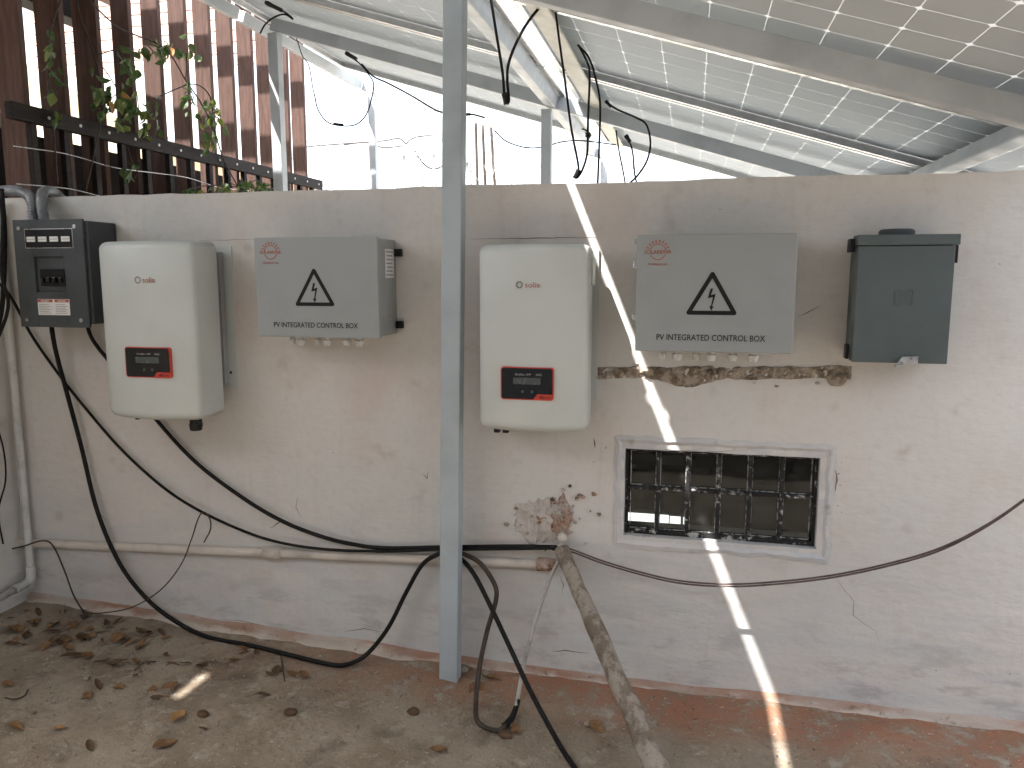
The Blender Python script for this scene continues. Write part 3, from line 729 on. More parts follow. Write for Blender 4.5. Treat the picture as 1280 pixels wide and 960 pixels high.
def control_box(x0, x1, z0, z1, yf, label, right_side):
    root = empty('control_box', ((x0 + x1) / 2, 0, z0)); tag(root, label, 'control box', 'grey control boxes on the wall')
    box('enclosure', (x0 + .006, yf + .020, z0 + .005), (x1 - .002, -.003, z1 - .004), 'box_grey', root, .004)
    box('door', (x0, yf, z0), (x1, yf + .017, z1), 'box_grey', root, .003)
    W, H = x1 - x0, z1 - z0
    # warning triangle
    tcx, tcz = x0 + W * .487, z0 + H * .448; s = W * .165
    def tri(r): return [(tcx + r * 1.0 * math.sin(a), tcz + r * math.cos(a)) for a in (0, R(-120), R(120))]
    b = bmesh.new(); y = yf - .0008
    def rounded(r, rr):
        out = []
        for a in (0, R(-120), R(120)):
            cx_, cz_ = tcx + (r - 2 * rr) * math.sin(a), tcz + (r - 2 * rr) * math.cos(a)
            for k in range(-4, 5):
                aa = a + R(60) * -k / 4; out.append((cx_ + rr * math.sin(aa), cz_ + rr * math.cos(aa)))
        return out
    R_o = s * 1.18
    o_ = rounded(R_o, R_o * .075); i_ = rounded(R_o * .72, R_o * .012)
    vo = [b.verts.new((x, y, z)) for x, z in o_]; vi = [b.verts.new((x, y, z)) for x, z in i_]; vo2 = [b.verts.new((x, yf + .002, z)) for x, z in o_]
    n = len(vo)
    for k in range(n):
        b.faces.new((vo[k], vo[(k + 1) % n], vi[(k + 1) % n], vi[k])); b.faces.new((vo[k], vo2[k], vo2[(k + 1) % n], vo[(k + 1) % n]))
    finish('warning_triangle', b, 'ink_black', root)
    k = s * .43
    bolt = [(.10, 1.0), (-.14, .98), (-.36, .10), (.10, .22), (-.06, -.62), (-.20, -.60), (-.02, -1.05), (.20, -.62), (.06, -.64), (.34, .52), (-.08, .40)]
    plate('lightning_bolt', [(tcx + p[0] * k, tcz + s * .02 + p[1] * k) for p in bolt], y, yf + .002, 'ink_black', root)
    lettering('PV INTEGRATED CONTROL BOX', x0 + W * .485, z0 + H * .125, yf - .0006, H * .052, 'ink_black', root, W * .69, bold=.006)
    lx, lz = x0 + W * .135, z0 + H * .855
    b = bmesh.new(); r = W * .052
    def arc(a0, a1, r0, r1):
        p = []
        for t in range(13): a = R(a0 + (a1 - a0) * t / 12); p.append((lx + r1 * math.cos(a), lz + r1 * math.sin(a)))
        for t in range(12, -1, -1): a = R(a0 + (a1 - a0) * t / 12); p.append((lx + r0 * math.cos(a), lz + r0 * math.sin(a)))
        bm_plate(p, yf - .0006, yf + .002, b)
    arc(12, 168, r * .93, r * 1.04); arc(200, 340, r * .93, r * 1.04)
    for a in range(25, 160, 19):
        aa = R(a); t = Vector((-math.sin(aa), math.cos(aa))) * r * .06
        p0_, p1_ = Vector((lx + r * 1.15 * math.cos(aa), lz + r * 1.15 * math.sin(aa))), Vector((lx + r * 1.5 * math.cos(aa), lz + r * 1.5 * math.sin(aa)))
        bm_plate([tuple(p0_ + t), tuple(p1_ + t * 1.6), tuple(p1_ - t * 1.6), tuple(p0_ - t)], yf - .0006, yf + .002, b)
    finish('sun_emblem', b, 'logo_red', root)
    lettering('SOLAREVER', lx, lz, yf - .0007, H * .032, 'logo_red', root, W * .175, bold=.01)
    lettering('POWERED BY SUN', lx, lz - r * 1.55, yf - .0006, H * .018, 'logo_red', root, W * .125)
    # glands under the box
    for i, (u, r_) in enumerate(((.18, .010), (.275, .014), (.40, .010), (.50, .014), (.64, .015), (.77, .015))):
        gx, gy = x0 + W * u, (yf + .020) * (.55 + .12 * (i % 2)); zt = z0 + .007
        b = bm_cyl((gx, gy, zt), (0, 0, -1), r_ * 1.05, .010, 6); bm_cyl((gx, gy, zt - .010), (0, 0, -1), r_ * .72, .010, 12, b); bm_cyl((gx, gy, zt - .020), (0, 0, -1), r_ * 1.12, .018, 12, b, r_ * .8)
        finish('cable_gland', b, 'gland_white', root)
    if right_side:
        for z in (z1 - .045, z0 + .035):
            b = bm_box((x1 - .0015, -.022, z - .012), (x1 + .022, -.004, z + .012), .002); bm_cyl((x1 + .012, -.022, z), (0, -1, 0), .006, .008, 10, b)
            finish('mounting_lug', b, 'black_plastic', root)
        stx = x1 - .0012
        st = box('side_sticker', (stx, yf * .62, z1 - .125), (stx + .0012, yf * .18, z1 - .035), 'sticker_white', root)
        for k in range(7): box('print_line', (stx + .0012, yf * (.58 - .02 * (k % 3)), z1 - .118 + k * .012), (stx + .0017, yf * (.23 + .03 * (k % 2)), z1 - .113 + k * .012), 'sticker_print', st)
        finish('side_lock', bm_cyl((x1 - .002, yf * .45, z0 + .06), (1, 0, 0), .006, .004, 10), 'zinc', root)
    else:
        for z, w in ((z1 - .015, .006), (z1 - .08, .011), (z0 + .095, .009)):
            finish('hinge', bm_box((x0 - .014, yf + .045, z - w), (x0 + .004, yf + .075, z + w), .002), 'zinc', root)
        for k in range(2): finish('mounting_lug', bm_box((x1 - .003, -.02, (z1 - .05, z0 + .05)[k] - .012), (x1 + .016, -.006, (z1 - .05, z0 + .05)[k] + .012), .002), 'zinc', root)
    return root
control_box(-1.353, -.937, 1.109, 1.420, -.160, 'grey control box left of the post, its right side and sticker showing', True)
control_box(-.155, .272, 1.089, 1.415, -.165, 'grey control box between the right inverter and the dark switch box', False)

# dark breaker panel on the far left
bx0, bx1, bz0, bz1, byf = wp(17, 300, -.15).x, wp(104, 300, -.15).x, wp(60, 409, -.15).z, wp(60, 274, -.15).z, -.15
br = empty('breaker_panel', ((bx0 + bx1) / 2, 0, bz0)); tag(br, 'dark grey breaker panel with white labels at the left end of the wall', 'breaker panel')
box('enclosure', (bx0 + .012, byf + .012, bz0 + .012), (bx1 + .010, -.003, bz1 - .006), 'panel_dark_grey', br, .004)
W, H = bx1 - bx0, bz1 - bz0
# cover with a recessed opening
ox0, ox1, oz0, oz1 = bx0 + W * .27, bx0 + W * .70, bz0 + H * .33, bz0 + H * .66
b = bm_box((bx0, byf, bz0), (ox0, byf + .010, bz1), .002); bm_box((ox1, byf, bz0), (bx1, byf + .010, bz1), .002, bm=b)
bm_box((ox0 + .0005, byf + .0005, oz1), (ox1 - .0005, byf + .0105, bz1 - .0005), 0, bm=b); bm_box((ox0 + .0005, byf + .0005, bz0 + .0005), (ox1 - .0005, byf + .0105, oz0), 0, bm=b)
cover = finish('cover', b, 'panel_dark_grey', br)
box('recess', (ox0 + .001, byf + .0107, oz0 + .001), (ox1 - .001, byf + .0115, oz1 - .001), 'panel_dark_grey', cover)
wx0, wx1, wz0, wz1 = bx0 + W * .33, bx0 + W * .68, bz0 + H * .385, bz0 + H * .545
rb = box('breaker_bank', (wx0, byf + .004, wz0), (wx1, byf + .0106, wz1), 'black_plastic', br, .001)
for k in range(4):
    cx_ = wx0 + (wx1 - wx0) * (k + .5) / 4; box('toggle', (cx_ - .006, byf - .004, wz0 + .012), (cx_ + .006, byf + .004, wz0 + .030), 'black_gloss', rb, .001)
pl_ = box('directory_plate', (bx0 + W * .17, byf - .0016, bz0 + H * .735), (bx0 + W * .86, byf - .0002, bz0 + H * .915), 'zinc', br)
ip = box('plate_field', (bx0 + W * .18, byf - .0026, bz0 + H * .742), (bx0 + W * .85, byf - .0017, bz0 + H * .908), 'black_plastic', pl_)
for k in range(4):
    cx_ = bx0 + W * (.265 + .165 * k)
    box('number_tag', (cx_ - W * .06, byf - .0042, bz0 + H * .795), (cx_ + W * .06, byf - .0027, bz0 + H * .842), 'sticker_white', pl_)
    box('print_line', (cx_ - W * .05, byf - .0048, bz0 + H * .815), (cx_ + W * .05, byf - .0043, bz0 + H * .821), 'sticker_print', pl_)
st = box('warning_sticker', (bx0 + W * .28, byf - .0014, bz0 + H * .115), (bx0 + W * .74, byf - .0002, bz0 + H * .265), 'sticker_white', br)
box('red_header', (bx0 + W * .285, byf - .0022, bz0 + H * .235), (bx0 + W * .50, byf - .0015, bz0 + H * .262), 'logo_red', st); box('red_header', (bx0 + W * .53, byf - .0022, bz0 + H * .235), (bx0 + W * .735, byf - .0015, bz0 + H * .262), 'logo_red', st)
lettering('PELIGRO', bx0 + W * .392, bz0 + H * .248, byf - .0024, H * .016, 'sticker_white', st); lettering('DANGER', bx0 + W * .632, bz0 + H * .248, byf - .0024, H * .016, 'sticker_white', st)
for k in range(6):
    for s in (.30, .54): box('print_line', (bx0 + W * s, byf - .0020, bz0 + H * (.13 + .016 * k)), (bx0 + W * (s + .17 - .03 * (k % 2)), byf - .0015, bz0 + H * (.136 + .016 * k)), 'sticker_print', st)
for sx, sz in ((.09, .92), (.89, .93), (.10, .07), (.89, .07)): 
    b = bm_cyl((bx0 + W * sx, byf, bz0 + H * sz), (0, -1, 0), .007, .003, 12); finish('screw', b, 'zinc', br)
# flexible conduits over the wall into its top
for pts in ([(-12, 240, .05), (12, 238, .03), (30, 241, -.02), (40, 252, -.06), (42, 276, -.06)], [(80, 252, .13), (66, 240, .08), (54, 241, -.01), (52, 256, -.06), (56, 276, -.06)]):
    P = [wp(*p) for p in pts]; P[-1].z = bz1 - .01
    path = spline(P, 26)
    b = bm_tube(path, lambda t: .017 + .0022 * math.sin(t * 2 * math.pi * 34), 12); c = finish('flexible_conduit', b, 'conduit_grey', None, True)
    tag(c, 'ribbed grey conduit arching in from the side wall to the breaker panel' if pts[0][0] < 0 else 'ribbed grey conduit dropping over the wall top into the breaker panel', 'conduit')

# dark grey safety switch on the right
sx0, sx1, sz0, sz1, syf = wp(1074, 300, -.13).x, wp(1201, 300, -.13).x, wp(1130, 454, -.13).z, wp(1130, 293, -.13).z, -.13
ss = empty('safety_switch', ((sx0 + sx1) / 2, 0, sz0)); tag(ss, 'dark teal-grey safety switch box at the right end of the wall', 'switch box')
W, H = sx1 - sx0, sz1 - sz0
box('enclosure', (sx0 + .004, syf + .015, sz0 + .012), (sx1 - .012, -.003, sz1 - .004), 'switch_grey', ss, .003)
b = bm_box((sx0, syf, sz0), (sx1 - .010, syf + .004, sz1 - .030), .0015); bm_box((sx0, syf + .0045, sz0 + .001), (sx0 + .003, syf + .045, sz1 - .030), bm=b); bm_box((sx1 - .014, syf + .0045, sz0 + .001), (sx1 - .011, syf + .045, sz1 - .030), bm=b); bm_box((sx0 + .0035, syf + .0045, sz0 + .001), (sx1 - .0145, syf + .03, sz0 + .003), bm=b)
finish('door', b, 'switch_grey', ss)
b = bm_box((sx0 - .004, syf - .004, sz1 - .028), (sx1, syf + .060, sz1), .003); finish('rain_hood', b, 'switch_grey', ss)
b = bmesh.new()
for k in range(1): bm_tube([Vector((sx0 + W * .43, syf * .5, sz1 - .002)), Vector((sx0 + W * .43, syf * .5, sz1 + .012)), Vector((sx0 + W * .43, syf * .5, sz1 + .017))], lambda t: .045 if t < .9 else .040, 24, b)
finish('hub_cap', b, 'panel_dark_grey', ss, False)
# bracket ears on the left edge and hinge pins
finish('hinge_bracket', bm_box((sx0 - .016, syf + .03, sz1 - .045), (sx0 - .0045, syf + .075, sz1 - .008), .002), 'black_plastic', ss)
finish('hinge_bracket', bm_box((sx0 - .010, syf + .04, sz0 + .004), (sx0 - .001, syf + .07, sz0 + .045), .002), 'black_plastic', ss)
finish('side_strap', bm_box((sx1 - .009, syf + .001, sz1 - .075), (sx1 - .003, syf + .012, sz1 - .029), .001), 'black_plastic', ss)
b = bm_plate([(sx0 + W * .42, sz0 - .010), (sx0 + W * .50, sz0 + .018), (sx0 + W * .66, sz0 + .020), (sx0 + W * .66, sz0 - .004), (sx0 + W * .55, sz0 - .003), (sx0 + W * .50, sz0 + .004)], syf - .010, syf - .006)
bm_cyl((sx0 + W * .62, syf - .010, sz0 + .010), (0, -1, 0), .006, .004, 12, b); bm_box((sx0 + W * .45, syf - .006, sz0 - .012), (sx0 + W * .53, syf + .01, sz0 - .004), .001, bm=b)
finish('latch', b, 'zinc', ss)
ec = (sx0 + W * .485, sz0 + H * .515); b = bmesh.new()
for s in (-1, 1):
    bm_box((ec[0] + s * .022 - .0012, syf - .0022, ec[1] - .020), (ec[0] + s * .022 + .0012, syf + .001, ec[1] + .020), .0008, 1, b)
    bm_box((ec[0] + s * .014 - .006, syf - .0018, ec[1] + .0175), (ec[0] + s * .014 + .006, syf + .001, ec[1] + .0195), .0006, 1, b); bm_box((ec[0] + s * .014 - .006, syf - .0018, ec[1] - .0195), (ec[0] + s * .014 + .006, syf + .001, ec[1] - .0175), .0006, 1, b)
finish('embossed_emblem', b, 'switch_grey', ss); lettering('D', ec[0], ec[1], syf - .0016, .022, 'switch_grey', ss, bold=.01)

# ================================================================== PIPES
ppts = [(-40, 677), (60, 680), (250, 688), (332, 691), (545, 700), (690, 706)]
pi = empty('wall_pipe', wp(330, 690)); tag(pi, 'cream painted water pipe running low along the wall', 'pipe')
path = []
for (a, b_), (c, d) in zip(ppts, ppts[1:]):
    for k in range(8): path.append(wp(a + (c - a) * k / 8, b_ + (d - b_) * k / 8, -.010))
path.append(wp(690, 706, -.010))
finish('pipe_run', bm_tube(path, .0165, 14, wob=.05), 'pipe_cream', pi, True)
finish('coupling', bm_tube([wp(331, 691, -.010), wp(352, 692, -.010)], .0215, 14), 'pipe_cream', pi, True)
finish('coupling', bm_tube([wp(8, 679, -.010), wp(26, 680, -.010)], .0205, 14), 'pipe_cream', pi, True)
finish('pipe_end', bm_tube([wp(672, 705, -.012), wp(694, 706, -.014)], .024, 14, wob=.25), 'broken_brick', pi, True)
# corner down pipe with an elbow
dp = empty('down_pipe', (-2.45, -.02, .1)); tag(dp, 'thin white painted pipe running down the corner beside the side wall', 'pipe')
P = [wp(12, 250, -.030), wp(22, 430, -.030), wp(33, 610, -.030), wp(39, 715, -.030)]
for p in P: p.x = -2.447
finish('pipe_run', bm_tube(spline(P, 8), .0135, 12, wob=.06), 'pipe_white', dp, True)
e = P[-1]; g = e + Vector((0, -.02, -.035)); h = Vector((-2.447, -.55, .10))
finish('elbow', bm_tube(spline([e + Vector((0, 0, .02)), e + Vector((0, -.004, -.02)), g, g + (h - g) * .12], 6), .017, 12), 'pipe_white', dp, True)
finish('pipe_run', bm_tube([g + (h - g) * .1, h], .0135, 12, wob=.06), 'pipe_white', dp, True)
# stub and leaning pole
stub = tube('pipe_stub', [wp(701, 669, .02), wp(703, 673, -.035)], .0145, 'pipe_cream', None, 12, 4, True); tag(stub, 'short pale pipe stub poking out of the broken plaster', 'pipe')
ptop, pbot = wp(703, 690, -.055), gp(834, 992, -.02)
pole = empty('leaning_pole', pbot); tag(pole, 'rough cement-splashed pole leaning from the yard to the wall', 'pole')
path = [ptop + (pbot - ptop) * (k / 44) + Vector((.006 * noise.noise(Vector((k * .18, 0, 1))), 0, .006 * noise.noise(Vector((k * .18, 3, 1))))) for k in range(45)]
finish('shaft', bm_tube(path, lambda t: .0235 + .0085 * t, 18, wob=.12), 'pole_bark', pole, True)
finish('end_cap', bm_tube([ptop - (pbot - ptop).normalized() * .012, ptop + (pbot - ptop).normalized() * .015], .0235, 14, wob=.25), 'pole_bark', pole, True)

# ================================================================== CABLES
def on_floor(px, py, r=.008):
    z = 0.0
    for _ in range(4): p = gp(px, py, z); z = gz(p.x) + r
    return gp(px, py, z)
def cable(label, pts, r, mat, n=10, name='cable', cat='cable', seg=8):
    P = [on_floor(p[0], p[1], r + .004) if len(p) == 2 else wp(*p) for p in pts]
    o = tube(name, P, r, mat, None, seg, n); tag(o, label, cat); return o
cable('thick black cable sweeping from the breaker panel down over the floor to the post', [(63, 400, -.10), (70, 440, -.06), (86, 500, -.035), (102, 560, -.03), (122, 640, -.03), (150, 705, -.035), (185, 750, -.05), (225, 780, -.07), (262, 797, -.085), (310, 806), (360, 818), (405, 829), (432, 831), (458, 818, -.10), (485, 785, -.07), (508, 740, -.05), (527, 707, -.05), (545, 694, -.05), (560, 690, -.045)], .0078, 'cable_black', name='power_cable')
cable('black cable leaving the wall end on the left and sagging to the post', [(-10, 345, -.05), (14, 372, -.045), (40, 420, -.03), (75, 470, -.02), (105, 508, -.02), (150, 560, -.022), (200, 606, -.024), (245, 636, -.025), (300, 662, -.027), (345, 677, -.03), (400, 686, -.034), (470, 689, -.034), (560, 687, -.04), (640, 686, -.034), (700, 685, -.04)], .0052, 'cable_black', name='power_cable')
cable('black cable coming from behind the left inverter and drooping along the wall', [(108, 405, -.05), (118, 428, -.03), (150, 468, -.02), (200, 530, -.02), (245, 578, -.02), (300, 620, -.022), (350, 650, -.023), (400, 670, -.024), (440, 680, -.024), (480, 685, -.024), (560, 684, -.026), (640, 683, -.025), (696, 684, -.03)], .0070, 'cable_black', name='power_cable')
cable('black cable looping from the post down to the taped joint on the floor', [(560, 690, -.045), (578, 692, -.06), (600, 704, -.08), (618, 730, -.10), (620, 750, -.12), (610, 785, -.17), (600, 830, -.26), (595, 875, -.33), (598, 903), (622, 913), (636, 902), (642, 893)], .0075, 'cable_brown', name='power_cable')
cable('black cable running from the post across the floor out of the picture bottom', [(562, 692, -.04), (578, 700, -.06), (595, 722, -.10), (618, 768, -.16), (640, 815, -.22), (660, 858, -.28), (682, 900, -.34), (706, 942), (724, 968), (742, 1000)], .0075, 'cable_black', name='power_cable')
cable('pale grey cord hanging from the pipe stub to the taped joint', [(700, 684, -.035), (699, 698, -.05), (688, 722, -.07), (676, 755, -.10), (664, 795, -.15), (654, 835, -.20), (648, 868, -.25), (643, 892, -.285)], .0062, 'cord_grey', name='cord')
j = tube('tape_joint', [on_floor(630, 908, .012), on_floor(640, 897, .016), wp(645, 884, -.272), wp(648, 874, -.258)], lambda t: .0095 - .002 * t, 'cable_black', None, 10, 5); tag(j, 'black taped joint where cable and pale cord meet near the floor', 'cable joint')
for k, dz in enumerate((0, 3)):
    cable('thin twin wire sagging past the window to the right, ' + ('upper strand' if k == 0 else 'lower strand'), [(690, 684 + dz, -.035), (712, 686 + dz, -.045), (750, 700 + dz, -.06), (800, 715 + dz, -.075), (850, 726 + dz, -.085), (905, 730 + dz, -.09), (960, 728 + dz, -.095), (1040, 719 + dz, -.10), (1120, 702 + dz, -.12), (1180, 683 + dz, -.14), (1240, 652 + dz * .6, -.16), (1300, 610 + dz * .3, -.18)], .0030, 'twin_wire', name='thin_wire')
cable('thin dark wire dropping from the pipe to the floor in the left corner', [(-10, 690, -.05), (25, 684, -.05), (52, 676, -.04), (66, 682, -.04), (80, 712, -.04), (92, 744, -.05), (104, 764, -.07), (108, 768, -.075)], .0030, 'cable_brown', name='thin_wire')
cable('thin wire curving up from the floor to the sagging cable', [(104, 766), (130, 766, -.07), (165, 759, -.06), (200, 738, -.05), (226, 706, -.045), (240, 672, -.04), (247, 650, -.04), (254, 640, -.04), (262, 648, -.045), (263, 662, -.045), (255, 678, -.04)], .0024, 'cable_brown', name='thin_wire')
cl = tube('wire_knot', [on_floor(104, 764, .008), on_floor(108, 768, .012), on_floor(106, 772, .006), on_floor(102, 769, .010)], .006, 'cable_brown', None, 8, 4); tag(cl, 'knotted wire end lying on the floor in the corner', 'wire')
for k, pts in enumerate(([(2, 236, -.10), (6, 300, -.11), (3, 380, -.12), (-6, 420, -.12)], [(-4, 240, -.20), (3, 270, -.21), (2, 340, -.22), (10, 385, -.20), (-10, 440, -.2)], [(-8, 520, -.10), (4, 560, -.10), (7, 600, -.10), (-2, 640, -.10), (4, 680, -.10)])):
    cable(('dark cable hanging down the side wall below the conduit', 'looped dark cable hanging at the extreme left edge', 'thin looped wire hanging above the corner pipe')[k], pts, (.008, .006, .003)[k], 'cable_black', name='hanging_cable')

# leads hanging under the panels
def lead(label, pts, r=.0032, conn=None):
    root = empty('panel_lead', wp(*pts[0])); tag(root, label, 'cable')
    finish('lead_wire', bm_tube(spline([wp(*p) for p in pts], 10), r, 7), 'cable_black', root, True)
    for (p, q, rr) in (conn or []):
        P_, Q_ = wp(*p), wp(*q); b = bm_tube([P_, P_ + (Q_ - P_) * .15, P_ + (Q_ - P_) * .5, P_ + (Q_ - P_) * .52, Q_], lambda t: rr * (.75 if t < .1 else 1 if t < .5 else .8), 10)
        finish('connector', b, 'black_plastic', root)
    return root
lead('pair of thick black leads hanging crossed beside the slit, joined at the end', [(612, -12, .25), (620, 40, .25), (628, 90, .25), (631, 122, .25), (636, 126, .25), (634, 100, .25), (636, 78, .25), (648, 48, .25), (664, 22, .25), (690, -8, .25)], .0050, [((631, 116, .25), (633, 131, .25), .012)])
lead('long black lead from the cream strip, its connector hanging just above the wall', [(694, 12, .3), (699, 50, .3), (706, 100, .3), (714, 160, .3), (723, 208, .3), (721, 222, .3), (728, 212, .3), (734, 190, .3), (735, 150, .3), (737, 95, .3), (734, 78, .3), (724, 58, .3)], .0040, [((724, 212, .3), (718, 223, .3), .010)])
lead('black lead dropping straight behind the wall top', [(722, 56, .4), (736, 72, .4), (745, 100, .4), (750, 130, .4), (749, 180, .4), (747, 232, .4)], .0038)
lead('black lead bulging in an arc under the second panel', [(758, 128, .9), (772, 137, .9), (795, 147, .9), (808, 156, .9), (813, 178, .9), (809, 200, .9), (798, 218, .9), (786, 230, .9)], .0042, [((757, 126, .9), (764, 134, .9), .008)])
lead('short straight lead just right of the slit above the wall', [(770, 163, 1.2), (774, 190, 1.2), (779, 215, 1.2), (782, 232, 1.2)], .0035)
lead('short bent lead with a connector beside the arc-shaped lead', [(782, 170, 1.2), (787, 177, 1.2), (791, 192, 1.2), (793, 215, 1.2), (796, 230, 1.2)], .0040, [((782, 169, 1.2), (788, 178, 1.2), .011)])
lead('small coiled lead with a connector under the far beam', [(727, 161, 1.0), (733, 163, 1.0), (738, 168, 1.0), (736, 172, 1.0), (732, 166, 1.0)], .003, [((733, 168, 1.0), (738, 171, 1.0), .012)])
lead('thin lead forming a wide loop left of the post, blue connector at its bottom', [(393, 118, 1.6), (398, 138, 1.6), (412, 154, 1.6), (440, 157, 1.6), (456, 146, 1.6), (464, 125, 1.6), (467, 105, 1.6), (460, 92, 1.6), (448, 78, 1.6), (432, 68, 1.6)], .0035, [((432, 66, 1.6), (446, 74, 1.6), .012), ((417, 155, 1.6), (429, 156, 1.6), .008)])
lead('lead running down towards the post in front of the sky', [(452, 80, 1.6), (466, 95, 1.6), (485, 104, 1.6), (515, 120, 1.6), (538, 134, 1.6), (552, 140, 1.6), (572, 143, 1.6), (590, 143, 1.6), (606, 147, 1.6)], .0045, [((576, 143, 1.6), (588, 143, 1.6), .009)])
lead('lead arched over the left white beam, thick connector at its top', [(325, 42, 1.4), (332, 30, 1.4), (344, 21, 1.4), (356, 18, 1.4), (366, 24, 1.4), (360, 18, 1.4), (350, 12, 1.4), (334, 4, 1.4)], .0045, [((332, 3, 1.4), (352, 13, 1.4), .013)])
lead('thin lead dropping from the left rafter end past the fence boards', [(367, 40, 1.9), (372, 52, 1.9), (378, 70, 1.9), (386, 82, 1.9), (391, 110, 1.9), (393, 118, 1.9)], .003)
lead('thin wire strung above the wall between the steel posts', [(618, 163, 2.4), (632, 176, 2.4), (655, 184, 2.4), (676, 184, 2.4), (704, 177, 2.4), (730, 176, 2.4), (770, 181, 2.4)], .004)

# ================================================================== PERGOLA FENCE BEYOND THE LEFT END
XF = -2.95
pg = empty('pergola_fence', (XF, .6, 1.52)); tag(pg, 'dark brown pergola fence of upright boards above the wall on the left', 'fence')
STEP = .239
ZB = 1.40
for k in range(12):
    y = .642 + STEP * k
    wdt = .140 if k < 3 else .108
    box('board', (XF - wdt, y, ZB), (XF, y + .032, 3.45), 'dark_wood', pg, .003)
# level rail behind the boards and the overhead slats, one to each board
box('top_rail', (XF - .42, .30, 2.655), (XF - .30, 1.45, 2.815), 'black_wood', pg, .004)
for k in range(-4, 12):
    y = .642 + STEP * k
    box('overhead_slat', (XF - 1.6, y - .020, 3.575), (XF + .02, y + .025, 3.685), 'dark_wood', pg, .003)
box('top_rail', (XF - 1.7, -.35, 3.46), (XF - 1.6, 3.4, 3.57), 'dark_wood', pg, .003)
box('shade_roof', (XF - 1.6, -1.25, 3.69), (XF + .02, .70, 3.715), 'black_wood', pg)  # unseen roof added to keep sky light off the first boards
box('shade_board', (XF - 1.75, -1.3, 1.3), (XF - 1.71, 1.1, 3.68), 'black_wood', pg)  # unseen board added to block sky light from the left
dk = box('bounce_blocker', (-4.72, .19, 1.28), (-2.86, 3.75, 1.345), 'black_wood'); tag(dk, kind='structure')  # unseen dark deck added to stop light bouncing up onto the boards
# railing in front of the boards
zr0 = xp(215, 181, XF + .03).z; zr1 = xp(215, 192, XF + .03).z
box('hand_rail', (XF + .010, .52, zr1 - .012), (XF + .050, 3.45, zr0 + .012), 'black_wood', pg, .004)
for k in range(15):
    y = .62 + k * .19; box('baluster', (XF + .014, y, 1.45), (XF + .044, y + .035, zr1 - .0125), 'black_wood', pg, .003)
    finish('rail_screw', bm_cyl((XF + .0495, y + .10, (zr0 + zr1) / 2), (1, 0, 0), .0075, .004, 8), 'sticker_white', pg)
for z in (1.70, 1.86): finish('fence_wire', bm_tube(spline([Vector((XF + .06, .5 + .3 * k, z + .012 * math.sin(k * 2.1))) for k in range(11)], 5), .0022, 5), 'zinc', pg)
# dark infill wall behind the railing
box('back_board', (XF - .32, .45, 1.40), (XF - .29, 3.5, zr0 - .045), 'black_wood', pg)
# creeper
def leaf_mesh(L=.05, Wd=.034, curl=.25):
    b = bmesh.new(); prof_ = [(0, .0), (.18, .62), (.42, 1.0), (.68, .74), (.88, .3), (1, 0)]
    mid = [b.verts.new((0, t * L, -curl * L * t * t)) for t, w in prof_]
    for s in (-1, 1):
        e = [b.verts.new((s * w * Wd / 2, t * L, .12 * L * w - curl * L * t * t)) for t, w in prof_[1:-1]]
        e = [mid[0]] + e + [mid[-1]]
        for i in range(len(prof_) - 1):
            q = [mid[i], mid[i + 1], e[i + 1], e[i]]; q = list(dict.fromkeys(q))
            if len(q) > 2: b.faces.new(q if s > 0 else q[::-1])
    return b
def to_mesh(b, mat):
    me = bpy.data.meshes.new('leaf'); b.to_mesh(me); b.free(); me.materials.append(M(mat)); return me
LM = [to_mesh(leaf_mesh(), 'leaf_green'), to_mesh(leaf_mesh(.06, .040, .35), 'leaf_green'), to_mesh(leaf_mesh(.05, .036, .2), 'leaf_lime'), to_mesh(leaf_mesh(.045, .03, .4), 'leaf_orange')]
vines = [('creeper with green and orange leaves on the third and fourth fence boards', [(107, 240), (118, 190), (128, 130), (118, 70), (100, 20), (96, -10)], [(140, 118, 20, 22, 40), (165, 130, 16, 28, 26), (158, 70, 10, 14, 14), (148, 145, 14, 10, 10)]),
         ('thin creeper with a few leaves between the first two fence boards', [(72, 230), (66, 150), (60, 90), (66, 30), (80, -10)], [(62, 62, 5, 20, 9), (66, 105, 5, 18, 6), (68, 142, 4, 6, 5)]),
         ('sunlit creeper clump hanging high between the middle fence boards', [(290, 235), (262, 150), (232, 100), (205, 60), (150, 35), (110, 0)], [(206, 60, 20, 11, 30), (235, 66, 8, 9, 6), (185, 62, 8, 8, 5)]),
         ('bright green creeper strand trailing down the middle of the fence', [(300, 238), (280, 200), (268, 160), (262, 120), (240, 105), (200, 120)], [(266, 140, 13, 18, 30), (262, 178, 9, 14, 14), (236, 118, 8, 14, 9), (190, 150, 10, 22, 16)]),
         ('low creeper leaves along the wall top under the railing', [(225, 240), (260, 232), (300, 234), (345, 236)], [(285, 232, 42, 6, 26), (240, 238, 12, 4, 6), (320, 230, 16, 6, 8)]),
         ('single drooping leaf cluster hanging from the hand rail', [(160, 185), (163, 198), (168, 210)], [(166, 214, 5, 10, 7)])]
